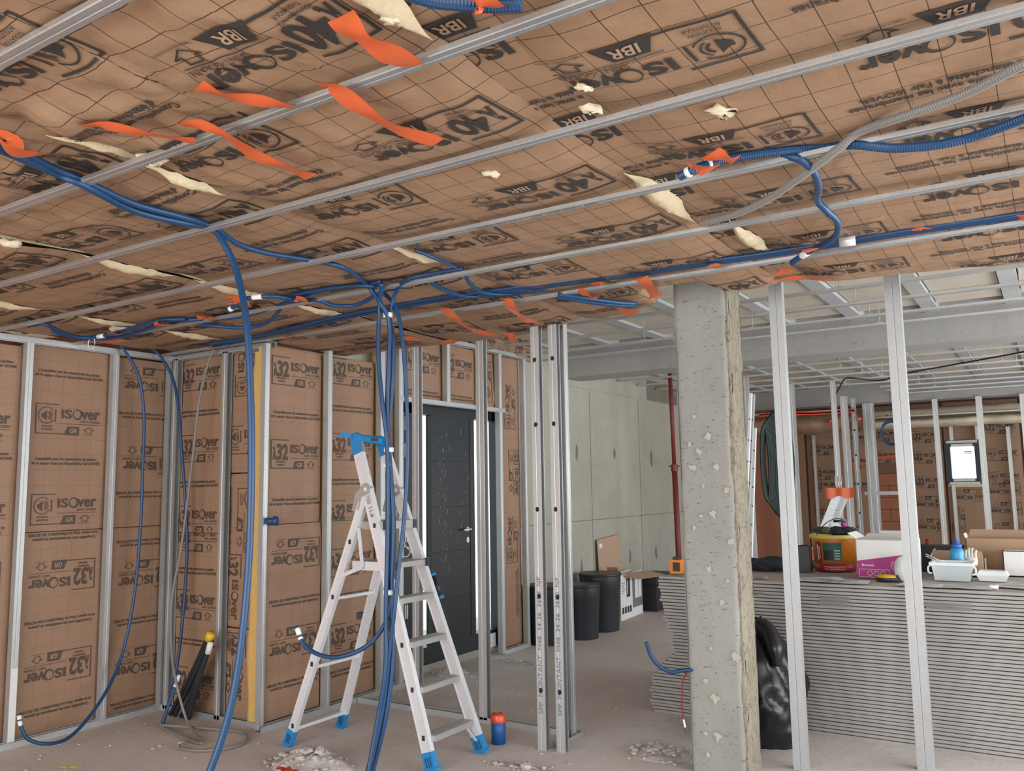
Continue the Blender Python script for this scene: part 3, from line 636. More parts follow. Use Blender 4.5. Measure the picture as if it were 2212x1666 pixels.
wd = thing('window_1', None, None, (-1.24, 15.7, 1.42), kind='structure')
for nm, bs in (('window_frame', ((-1.5, -1.42, 1.42, 2.1), (-1.07, -.98, 1.42, 2.1), (-1.42, -1.07, 2.02, 2.1), (-1.42, -1.07, 1.42, 1.50))),):
    m = MB()
    for (a, b_, c, d_) in bs: m.box(((a+b_)/2, 15.60, (c+d_)/2), (b_-a, .10, d_-c))
    m.build(nm, K['door_frame'], wd)
for (a, b_, c, d_) in ((-1.47, -1.02, 2.075, 2.115), (-1.46, -1.02, 1.405, 1.445), (-1.40, -1.09, 2.02, 2.06), (-1.40, -1.09, 1.455, 1.49)):
    m = MB(); m.box(((a+b_)/2, 15.535, (c+d_)/2), (b_-a, .03, d_-c)); m.build('foam_packer', K['steel_far'], wd)
m = MB(); m.box((-1.245, 15.62, 1.76), (.36, .01, .53)); m.build('glass_pane', K['glass'], wd)
m = MB(); m.box((-1.17, 15.605, 1.93), (.11, .003, .018)); m.box((-1.16, 15.605, 1.905), (.12, .003, .008)); m.build('pane_sticker', K['print_grey'], wd)
# ================================================================== back area: channels, hangers, studs, far walls
for i, y in enumerate((5.74, 6.29, 6.84, 7.27)):
    ch = channel(('ceiling channel nearest the front insulation under the raw blocks', 'second ceiling channel under the raw blocks', 'third ceiling channel under the raw blocks', 'ceiling channel hanging just in front of the near concrete beam')[i], y, -4.38, 2.4, 2.735, 'steel_far', 'ceiling channels under the raw block ceiling', .05)
    if i < 4:
        for x in (-3.4+.22*i, -2.2+.1*i, -1.1, -.15+.05*i, .9): m = MB(); m.tube([(x, y, 2.75), (x, y, 2.96)], .0035, 6); m.box((x, y, 2.757), (.05, .03, .012)); m.build('hanger', K['steel_far'], ch)
FL = ['first', 'second', 'third', 'fourth', 'fifth', 'sixth', 'seventh', 'eighth', 'ninth']
for i, y in enumerate(np.arange(8.75, 13.5, .58)):
    ch = channel(f'{FL[i]} ceiling channel behind the near concrete beam', float(y), -4.38 if i < 6 else -1.9, 2.4, 2.735, 'steel_far', 'ceiling channels between the two beams', .05)
    for x in (-2.2+.13*i, -.75+.12*i, .5): m = MB(); m.tube([(x, y, 2.75), (x, y, 2.96)], .004, 6); m.box((x, y, 2.757), (.06, .03, .012)); m.build('hanger', K['steel_far'], ch)
m = MB(); m.tube([at(2240, 755, Z=2.70), at(2060, 788, Z=2.69), at(1960, 806, Z=2.66), at(1900, 822, Z=2.70), at(1850, 818, Z=2.70), at(1826, 818, Z=2.73), at(1813, 838, Y=11.2), at(1794, 873, Y=11.6)], .009, 6, sub=6)
m.build('black_cable', K['black_plastic'], None, 'black cable sagging below the far raw ceiling', 'cable', smooth=True)
for lab, xp, Y, z1, ang, fl in (('far stud just right of the near steel post', 1717, 11.0, 2.735, 0, .06), ('far stud behind the small ladder with orange cloth', 1807, 11.0, 2.735, 0, .06), ('far twin stud right of the small ladder', 1829, 12.2, 2.65, 0, .09), ('far punched stud with a thin cable running down it', 1849, 12.6, 2.65, 0, .06), ('far pair of studs in front of the bare terracotta blocks', 1876, 13.55, 2.65, 0, .09), ('far twin stud behind the terracotta edge', 1889, 13.58, 2.65, 0, .06)):
    p = at(xp, 980, Y=Y); stud(lab, p[0], Y, 0, z1, ang, fl, .05, True, 'steel_far', 'steel studs of the far partitions', holes=[(0, z, .012) for z in (1.05, 1.45, 1.85, 2.2)] if 'punched' in lab else ())
m = MB(); m.tube([at(1842, 880, Y=12.55), at(1851, 905, Y=12.5), at(1856, 1000, Y=12.5), at(1862, 1180, Y=12.5)], .006, 6, sub=5); m.build('thin_cable', K['grey_cable'], None, 'thin grey cable hanging along the far punched stud', 'cable', smooth=True)
stud('far stud left of the small window', -1.39, 13.55, 0, 2.65, 0, .07, .05, True, 'steel_far', 'steel studs of the far partitions')
stud('far stud right of the small window', -.83, 13.55, 0, 2.65, 0, .08, .05, True, 'steel_far', 'steel studs of the far partitions')
stud('far stud at the right edge of the photo', -.30, 13.55, 0, 2.65, 0, .07, .05, True, 'steel_far', 'steel studs of the far partitions')
stud('far stud behind the leaning profiles near the concrete column', -3.02, 9.9, 0, 2.735, 0, .07, .05, True, 'steel_far', 'steel studs of the far partitions')
for lab, xp, zz in (('far wall stud left of the window wall bay', 1765, 2.3), ('slim far wall stud under the window', 2062, 1.40), ('slim far wall stud at the far right', 2190, 2.3)):
    p = at(xp, 1080, Y=15.45); stud(lab, p[0], 15.45, 0, zz, 0, .055, .05, True, 'steel_far', 'steel studs lining the far wall')
stud('short slim stud above the small window', at(2055, 940, Y=15.45)[0], 15.45, 2.12, 2.40, 0, .055, .05, True, 'steel_far', 'steel studs lining the far wall')
stud('broad stud above the right corner of the small window', at(2113, 940, Y=15.45)[0], 15.45, 2.12, 2.40, 0, .08, .05, True, 'steel_far', 'steel studs lining the far wall')
# far wall insulation
GF = 'dark kraft panels on the far wall'; fz = 15.585
def farpanel(label, x0, x1, z0, z1, items, seed): panel(label, (x0, fz, 0), Xv, (0, -1, 0), x1-x0, z0, z1, items, .006, seed, 'kraft_wall', .05, 'wool', GF, .08, ('print_dark', 'paper_tan'), 'insulation_panel')
zz = (2.15, 1.75, 1.35, .95)
farpanel('far wall panel at the left behind the green cable coil', -4.38, -3.75, 0, 2.75, column_of('ws', .3, zz, 90), 51)
farpanel('far wall panel with 32 stamps behind the small ladder', -3.70, -3.10, 0, 2.75, column_of('wl', .3, (2.05, 1.62, 1.40, .95), 0), 52)
farpanel('far wall panel left of the terracotta blocks', -3.06, -2.72, 0, 2.75, column_of('wl', .17, (2.2, 1.8, 1.4), 0), 53)
farpanel('far wall panel hanging above the terracotta blocks', -2.70, -2.06, 1.78, 2.75, column_of('wl', .3, (2.25, 1.88), 0), 54)
farpanel('far wall panel with 32 stamps left of the window', -2.02, -1.53, 0, 2.75, column_of('wl', .25, (2.2, 1.86, 1.45), 0)+column_of('wl', .25, (1.12, .75), 180), 55)
farpanel('far wall panel above the small window', -1.5, -.97, 2.125, 2.75, [], 56)
farpanel('far wall panel below the small window', -1.5, -.97, 0, 1.36, [('ws', .30, 1.23, 180, 1), ('ws', .12, .85, 90, 1)], 57)
farpanel('far wall panel with speaker stamps right of the window', -.94, -.42, 0, 2.75, column_of('ws', .25, (1.87, 1.50), 0)+column_of('ws', .25, (1.32, 1.02, .7), 180)+column_of('wl', .25, (2.3,), 0), 58)
farpanel('far wall panel at the far right with sideways print', -.38, .6, 0, 2.75, column_of('ws', .08, (1.9, 1.3), 90), 59)
m = MB(); m.box((-1.235, 15.56, 1.385), (.5, .08, .045)); m.build('wool_edge', K['wool'], None, 'pale wool edge under the small far window sill', 'insulation')
bw = bpy.data.objects['wall_far']
bk = MB(); bk.box((0, 0, 0), (.305, .05, .19)); bm_ = bk.mesh('brick', np.zeros(3)); bm_.materials.append(K['brick_red'])
for r in range(8):
    for c in range(3):
        x = -2.70+.15+c*.312+(.155 if r % 2 else 0)
        if x > -2.22: continue
        o = bpy.data.objects.new('brick', bm_); COL.objects.link(o); o.parent = bw; o.location = np.array((x, 15.64+rnd.uniform(-.004, .004), .10+r*.2))-WO[bw.name]
for (lab, pa, pb) in (('red tape line across the upper far panels', (1892, 990), (1938, 985)), ('red tape line above the terracotta blocks', (1830, 1003), (1893, 1000))):
    a = at(*pa, Y=15.545); b_ = at(*pb, Y=15.545); m = MB(); m.bar(a, b_, .004, .045); m.build('tape_strip', K['red_tape'], None, lab, 'tape')
m = MB(); m.bar(at(1868, 1066, Y=13.57), at(1945, 1065, Y=13.57), .03, .05); m.build('metal_rail', K['steel_far'], None, 'short horizontal steel rail in front of the terracotta blocks', 'rail')
# far soffit insulation
def lump(name, label, x0, x1, Y, z0, z1, dep, mat, seed, cat='insulation'):
    m = MB(); nx, na = 40, 14; G = np.zeros((na+1, nx+1, 3))
    for j in range(na+1):
        a = PI*2*j/na
        X = np.linspace(x0, x1, nx+1); rr = 1+.25*fbm(X*4, X*0+math.cos(a)*1.5+math.sin(a)*2.1, seed, 3)
        G[j] = np.c_[X, Y+dep/2*math.cos(a)*rr, (z0+z1)/2+(z1-z0)/2*math.sin(a)*rr]
    m.grid(G); return m.build(name, K[mat], None, label, cat, smooth=True)
lump('soffit_insulation', 'dark brown paper-faced insulation bundle under the far soffit', -3.75, -2.35, 12.95, 2.19, 2.46, .7, 'kraft_dark', 71)
channel('edge track of the far soffit above the brown bundle', 12.55, -4.38, -2.42, 2.475, 'steel_far', 'far soffit tracks', .06)
lump('soffit_insulation', 'pale wool roll under the far beam near the window', -2.5, .6, 14.5, 2.30, 2.44, .5, 'wool_pale', 72)  # cream wool in its own pale colour
lump('soffit_insulation', 'fluffy wool strip stuffed between beam and wool roll', -2.45, .6, 14.75, 2.46, 2.62, .3, 'wool_pale', 73)
channel('thin track along the far wool roll', 14.2, -2.5, .6, 2.455, 'steel_far', 'far soffit tracks', .05)
def tapeband(label, pts, w, mat='orange_tape', wd=(0, 0, 1), name='tape_strip', sub=5, twist=0., flat=0):
    P = spline(pts, sub); T = np.gradient(P, axis=0); T /= np.linalg.norm(T, axis=1)[:, None]; wd = np.array(wd, float); n = len(P); G = np.zeros((n, 4, 3)); 
    for i in range(n):
        a = wd-T[i]*(wd@T[i])
        if flat: a = np.cross(T[i], (0, 0, 1.))+np.array([0, 0, .25])*math.sin(i*.5+flat)
        a /= np.linalg.norm(a)+1e-9; b_ = np.cross(T[i], a); th = twist*i/n; a2 = a*math.cos(th)+b_*math.sin(th); nn = np.cross(T[i], a2)
        for k, (s_, q) in enumerate(((-1, 0), (-.33, .0015), (.33, .0015), (1, 0))): G[i, k] = P[i]+a2*w/2*s_+nn*q
    m = MB(); m.grid(G); m.grid(G+np.array([0, 0, .0008]), flip=True); return m.build(name, K[mat], None, label, 'tape', 'orange adhesive tape strips' if 'orange' in mat else None, smooth=True)
tapeband('red tape along the far soffit edge', [at(1640, 897, Y=12.5), at(1700, 893, Y=12.5), at(1760, 893, Y=12.5), at(1845, 887, Y=12.5)], .05, 'red_tape')
for i, (x, y) in enumerate(((1793, 910), (1855, 905), (1916, 900))):
    c = at(x, y, Y=(12.62, 12.58, 14.26)[i]); m = MB(); m.lathe([(0, -.03), (.03, -.015), (.035, .01), (0, .03)], c, 7); m.build('tape_patch', K['red_tape'], None, ('small red tape patch on the brown far bundle', 'small red tape patch beside the far punched stud', 'small red tape patch left of the right steel post')[i], 'tape')
#@@COND
# ================================================================== conduits and cables
def cable(label, pts, r, mat='blue_conduit', bands=(), sub=8, n=8, name='conduit', group=None, ribs=False):
    P = spline(pts, sub); T = thing(name, label, 'conduit' if 'conduit' in name else 'cable', tuple(P[len(P)//2]), group)
    m = MB()
    if ribs:
        L = np.r_[0, np.cumsum(np.linalg.norm(np.diff(P, axis=0), axis=1))]; k = int(L[-1]/.0035); s_ = np.linspace(0, L[-1], k); Q = np.c_[[np.interp(s_, L, P[:, i]) for i in range(3)]].T
        rr = r*(1+.06*np.where(np.arange(k) % 2, 1, -1)); m.tube(Q, rr, n)
    else: m.tube(P, r, n)
    m.build('sheath', K[mat], T, smooth=not ribs)
    for (i0, i1, bm__) in bands:
        q = P[int(i0*(len(P)-1)):max(int(i1*(len(P)-1)), int(i0*(len(P)-1))+1)+1]
        if len(q) < 2: continue
        m = MB(); m.tube(q, r*1.22 if hasattr(r, '__float__') or isinstance(r, float) else max(r)*1.22, n); m.build('tape_band', K[bm__], T, smooth=True)
    return T
zt = 2.487; zl = 2.450
GB = 'blue electrical conduits'
def px3(lst):  # (x, y, 'Z'|'Y'|'X', value)
    return [at(a, b, **{c: d}) for a, b, c, d in lst]
cable('blue conduit at the upper left, front one of the pair running off the frame', px3([(-60, 300, 'Z', 2.44), (30, 335, 'Z', 2.44), (120, 375, 'Z', 2.475), (180, 400, 'Z', 2.455), (290, 455, 'Z', 2.45), (400, 482, 'Z', 2.455), (452, 492, 'Z', 2.475), (480, 520, 'Z', 2.42), (512, 590, 'Y', 2.02), (533, 700, 'Y', 2.0), (541, 850, 'Y', 2.0), (543, 1000, 'Y', 2.0), (538, 1200, 'Y', 2.0), (520, 1400, 'Y', 1.98), (490, 1560, 'Y', 1.95), (440, 1700, 'Y', 1.9), (400, 1790, 'Y', 1.85)]), .0125, group=GB, n=10)
cable('blue conduit at the upper left, rear one of the pair, crossing to the hanging bundle', px3([(-60, 285, 'Z', 2.46), (30, 322, 'Z', 2.46), (120, 365, 'Z', 2.48), (185, 392, 'Z', 2.47), (290, 440, 'Z', 2.46), (400, 470, 'Z', 2.465), (460, 490, 'Z', 2.475), (510, 525, 'Z', 2.46), (570, 545, 'Z', 2.46), (640, 557, 'Z', 2.475), (700, 567, 'Z', 2.47), (745, 580, 'Z', 2.45), (790, 612, 'Y', 3.0), (825, 660, 'Y', 3.06), (841, 700, 'Y', 3.1), (840, 780, 'Y', 3.1), (836, 900, 'Y', 3.1), (842, 1000, 'Y', 3.1), (850, 1130, 'Y', 3.1), (846, 1300, 'Y', 3.1), (848, 1420, 'Y', 3.1), (835, 1540, 'Y', 3.08), (805, 1666, 'Y', 3.05), (785, 1730, 'Y', 3.0)]), .0115, group=GB, n=10)
cable('blue conduit of the hanging bundle, rightmost loop bowing past the ladder', px3([(620, 640, 'Z', 2.48), (720, 622, 'Z', 2.485), (800, 618, 'Z', 2.47), (826, 632, 'Y', 3.12), (855, 665, 'Y', 3.12), (870, 740, 'Y', 3.12), (878, 860, 'Y', 3.13), (880, 980, 'Y', 3.13), (874, 1110, 'Y', 3.12), (862, 1220, 'Y', 3.1), (852, 1320, 'Y', 3.08), (842, 1400, 'Y', 3.08), (825, 1540, 'Y', 3.06), (790, 1680, 'Y', 3.0), (775, 1740, 'Y', 2.98)]), .0105, group=GB)
cable('blue conduit of the hanging bundle, left strand dropping straight from the channel', px3([(824, 612, 'Z', 2.475), (820, 660, 'Y', 3.07), (817, 760, 'Y', 3.07), (826, 870, 'Y', 3.07), (836, 960, 'Y', 3.08), (838, 1100, 'Y', 3.08), (834, 1300, 'Y', 3.07), (832, 1450, 'Y', 3.06), (815, 1560, 'Y', 3.04), (795, 1670, 'Y', 3.0), (788, 1720, 'Y', 2.98)]), .0105, group=GB)
cable('blue conduit of the hanging bundle, strand curving down from the right', px3([(1000, 580, 'Z', 2.485), (930, 592, 'Z', 2.485), (880, 604, 'Z', 2.475), (855, 632, 'Y', 3.1), (843, 685, 'Y', 3.12), (850, 740, 'Y', 3.12), (848, 830, 'Y', 3.12), (840, 920, 'Y', 3.12), (838, 1010, 'Y', 3.12), (842, 1150, 'Y', 3.11), (838, 1250, 'Y', 3.1), (838, 1330, 'Y', 3.08), (800, 1390, 'Y', 3.05), (740, 1418, 'Y', 3.0), (690, 1415, 'Y', 2.98), (655, 1390, 'Y', 2.97), (640, 1352, 'Y', 2.96)]), .0105, bands=((.955, .968, 'white_tape'), (.975, .995, 'white_tape')), group=GB)
for lab, (a, b_), Y in (('white tape collar near the top of the hanging bundle', (838, 681), 3.1), ('white tape collar on the bundle above the ladder head', (840, 972), 3.1), ('white tape collar on the bundle beside the ladder head', (837, 1006), 3.1), ('white tape collar low on the hanging bundle', (838, 1280), 3.09)):
    c = at(a, b_, Y=Y); m = MB(); m.lathe([(.0235, -.011), (.0245, 0), (.0235, .011)], c, 14, sx=1.05, sy=.9); m.build('tape_collar', K['white_tape'], None, lab, 'tape', 'white tape collars', smooth=True)
cable('short blue conduit along the channel left of the hanging bundle', px3([(360, 692, 'Z', 2.47), (440, 690, 'Z', 2.47), (520, 684, 'Z', 2.46), (590, 664, 'Z', 2.47), (640, 645, 'Z', 2.48), (700, 626, 'Z', 2.485), (780, 616, 'Z', 2.485), (822, 608, 'Z', 2.485)]), .011, group=GB)
cable('blue conduit sagging below the channel with a free loop', px3([(430, 700, 'Z', 2.46), (470, 705, 'Z', 2.435), (530, 708, 'Z', 2.43), (575, 698, 'Z', 2.44), (603, 672, 'Z', 2.46), (615, 655, 'Z', 2.475), (680, 648, 'Z', 2.465), (720, 660, 'Z', 2.44), (765, 660, 'Z', 2.44), (800, 645, 'Z', 2.455), (812, 632, 'Z', 2.47)]), .011, group=GB)
cable('blue conduit with a taped free end hanging beside the long front drop', px3([(640, 648, 'Z', 2.46), (590, 640, 'Z', 2.455), (545, 643, 'Z', 2.45), (520, 650, 'Z', 2.44), (503, 664, 'Z', 2.42), (492, 672, 'Z', 2.405)]), .0115, bands=((.3, .42, 'white_tape'), (.84, .93, 'white_tape')), group=GB)
cable('blue conduit loop under the ceiling at the far left, front strand', px3([(60, 692, 'Z', 2.48), (100, 702, 'Z', 2.46), (140, 720, 'Z', 2.44), (185, 730, 'Z', 2.435), (240, 722, 'Z', 2.44), (300, 705, 'Z', 2.455), (345, 692, 'Z', 2.47), (400, 689, 'Z', 2.47)]), .0115, bands=((.50, .54, 'white_tape'),), group=GB)
cable('blue conduit loop under the ceiling at the far left, rear strand', px3([(110, 715, 'Z', 2.46), (150, 726, 'Z', 2.44), (200, 733, 'Z', 2.435), (260, 728, 'Z', 2.44), (310, 714, 'Z', 2.45), (345, 700, 'Z', 2.465)]), .0115, group=GB)
bz = 2.488
for k, lab in ((0, 'long blue conduit taped along the rear channel, lower strand'), (1, 'long blue conduit taped along the rear channel, upper strand')):
    d = -6*k
    cable(lab, px3([(462-20*k, 748+d*.4, 'Z', 2.455), (560, 728+d*.5, 'Z', 2.462), (720, 692+d, 'Z', 2.47), (860, 664+d, 'Z', 2.48), (960, 647+d, 'Z', 2.485), (1050, 635+d, 'Z', 2.487), (1200, 616+d, 'Z', bz), (1350, 596+d, 'Z', bz), (1500, 574+d, 'Z', bz), (1640, 555+d, 'Z', bz), (1800, 530+d, 'Z', bz), (1960, 504+d, 'Z', bz), (2120, 480+d, 'Z', bz), (2280, 456+d, 'Z', bz)]), .0115, group=GB)
cable('blue conduit branching down from the middle channel to the rear channel, left one', px3([(1000, 575, 'Z', 2.50), (925, 606, 'Z', 2.475), (960, 626, 'Z', 2.465), (1010, 640, 'Z', 2.475), (1070, 637, 'Z', 2.485), (1150, 627, 'Z', 2.487)])[1:], .011, group=GB)
cable('blue conduit branching down from the middle channel to the rear channel, right one', px3([(1005, 590, 'Z', 2.475), (1015, 612, 'Z', 2.465), (1045, 632, 'Z', 2.47), (1100, 636, 'Z', 2.48), (1180, 624, 'Z', 2.487)]), .011, group=GB)
cable('short blue conduit poking out of a seam behind the third channel', px3([(897, 540, 'Z', 2.485), (940, 558, 'Z', 2.47), (985, 577, 'Z', 2.485)]), .008, group=GB)
for k, lab in ((0, 'blue conduit drooping below the sagging paper near the column, front strand'), (1, 'blue conduit drooping below the sagging paper near the column, rear strand')):
    cable(lab, px3([(1205, 636+5*k, 'Z', 2.46), (1270, 645+7*k, 'Z', 2.44), (1330, 653+6*k, 'Z', 2.432), (1375, 656+4*k, 'Z', 2.44)]), .0115, group=GB)
cable('ribbed blue conduit with taped end above the third channel, right of centre', px3([(1468, 382, 'Z', 2.425), (1500, 366, 'Z', 2.435), (1545, 350, 'Z', 2.465), (1600, 338, 'Z', 2.478), (1700, 325, 'Z', 2.482), (1800, 317, 'Z', 2.485), (1850, 313, 'Z', 2.46), (1930, 320, 'Z', 2.44), (2030, 312, 'Z', 2.43), (2120, 290, 'Z', 2.435), (2240, 246, 'Z', 2.44)]), .0135, bands=((.05, .075, 'white_tape'), (.165, .185, 'white_tape')), group=GB, n=10, ribs=True)
cable('smooth blue conduit looping down between two channels at the right', px3([(1690, 335, 'Z', 2.48), (1730, 345, 'Z', 2.455), (1758, 372, 'Z', 2.445), (1768, 405, 'Z', 2.45), (1765, 432, 'Z', 2.475), (1782, 452, 'Z', 2.455), (1808, 478, 'Z', 2.44), (1808, 505, 'Z', 2.44), (1785, 525, 'Z', 2.445), (1745, 545, 'Z', 2.45), (1710, 568, 'Z', 2.43)]), .0125, bands=((.90, .94, 'white_tape'),), group=GB, n=10)
cable('ribbed blue conduit cropped at the top edge of the photo', px3([(860, -25, 'Z', 2.44), (930, 0, 'Z', 2.44), (1000, 8, 'Z', 2.44), (1070, 12, 'Z', 2.44), (1128, 9, 'Z', 2.44)]), .015, group=GB, n=10, ribs=True)
cable('grey ribbed conduit slanting under the ceiling at the right', px3([(2300, 110, 'Z', 2.45), (2212, 140, 'Z', 2.45), (2080, 205, 'Z', 2.455), (1950, 252, 'Z', 2.46), (1860, 283, 'Z', 2.482), (1810, 322, 'Z', 2.455), (1740, 375, 'Z', 2.44), (1660, 430, 'Z', 2.44), (1590, 462, 'Z', 2.45), (1515, 483, 'Z', 2.475)]), .0125, 'grey_cable', group=None, n=10, ribs=True)
# conduits hanging along the left walls
xl = -5.25
cable('blue conduit hanging along the left wall to the floor with white tip', px3([(250, 735, 'X', -5.30), (272, 762, 'X', -5.28), (300, 815, 'X', xl), (311, 900, 'X', xl), (308, 1020, 'X', xl), (303, 1150, 'X', xl), (288, 1300, 'X', xl), (262, 1420, 'X', xl), (220, 1510, 'X', -5.18), (160, 1585, 'X', -5.1), (110, 1607, 'X', -5.05), (62, 1598, 'X', -5.08), (45, 1568, 'X', -5.1), (41, 1543, 'X', -5.12)]), .0105, bands=((.93, .955, 'white_tape'), (.97, .999, 'white_tape')), group=GB)
cable('blue conduit hanging in the room corner with white tip', px3([(325, 752, 'X', -5.30), (345, 768, 'X', -5.27), (372, 815, 'X', -5.2), (385, 880, 'X', -5.15), (393, 980, 'X', -5.12), (402, 1110, 'X', -5.1), (404, 1200, 'X', -5.08), (396, 1320, 'X', -5.06), (385, 1420, 'X', -5.05), (370, 1500, 'X', -5.02), (350, 1570, 'X', -5.0), (345, 1588, 'X', -5.0)]), .0105, group=GB)
cable('short blue conduit end standing up in the room corner', px3([(345, 1580, 'X', -4.97), (362, 1530, 'X', -4.98), (378, 1485, 'X', -4.98), (389, 1455, 'X', -4.98)]), .0105, bands=((.7, .78, 'white_tape'), (.82, .99, 'white_tape')), group=GB)
cable('grey cable dropping in the recess and coiling on the floor', px3([(462, 755, 'Y', 3.75), (448, 790, 'Y', 3.75), (430, 870, 'Y', 3.72), (415, 1000, 'Y', 3.72), (392, 1180, 'Y', 3.7), (372, 1290, 'Y', 3.66), (370, 1400, 'Y', 3.6), (382, 1480, 'Y', 3.55), (405, 1560, 'Z', .05), (438, 1605, 'Z', .012), (400, 1595, 'Z', .012), (345, 1568, 'Z', .012), (365, 1568, 'Z', .03), (480, 1577, 'Z', .012), (525, 1583, 'Z', .012), (533, 1600, 'Z', .012), (500, 1615, 'Z', .012), (440, 1622, 'Z', .012), (395, 1618, 'Z', .012), (388, 1608, 'Z', .012), (398, 1603, 'Z', .02)]), .0085, 'grey_cable', bands=((.945, .965, 'white_tape'),), name='grey_cable')
for i, (a, b_) in enumerate((((368, 1543), (452, 1372)), ((378, 1545), (456, 1376)), ((392, 1547), (440, 1432)), ((400, 1550), (458, 1385)), ((408, 1552), (452, 1400)))):
    p0 = at(*a, Z=.012); p1 = at(*b_, Y=3.70); mid = (p0+p1)/2+np.array([0, -.015*i/4, -.02])
    m = MB(); m.tube([p0, mid, p1], .016, 8, sub=6); m.build('black_duct', K['charcoal'], None, ('black duct at the left of the leaning bundle', 'black duct second in the leaning bundle', 'short black duct in the middle of the leaning bundle', 'black duct with a white paper sleeve in the leaning bundle', 'black duct at the right of the leaning bundle')[i], 'duct', 'black ducts leaning in the recess', smooth=True)
a = at(450, 1382, Y=3.69); b_ = at(457, 1368, Y=3.69); m = MB(); m.tube([a, b_], .030, 10); m.build('yellow_tape_wrap', K['yellow_tape'], None, 'yellow tape wrap binding the black duct tips', 'tape', smooth=True)
m = MB(); m.tube([at(449, 1412, Y=3.672), at(455, 1388, Y=3.672)], .019, 8); m.build('paper_sleeve', K['white_card'], None, 'white printed paper sleeve on a black duct', 'label', smooth=True)
# blue conduit and wire leaving the concrete column
cable('blue conduit stub curling out of the concrete column', px3([(1500, 1447, 'Y', 4.42), (1478, 1448, 'Y', 4.40), (1450, 1452, 'Y', 4.37), (1425, 1440, 'Y', 4.34), (1407, 1418, 'Y', 4.32), (1396, 1388, 'Y', 4.30)]), .0105, group=GB)
cable('red and blue wire dangling from the column conduit with white tip', px3([(1486, 1452, 'Y', 4.36), (1476, 1470, 'Y', 4.36), (1474, 1510, 'Y', 4.36), (1475, 1545, 'Y', 4.36), (1478, 1562, 'Y', 4.36), (1482, 1582, 'Y', 4.36)]), .0045, 'red_paint', bands=((.72, .9, 'white_tape'),), name='wire')
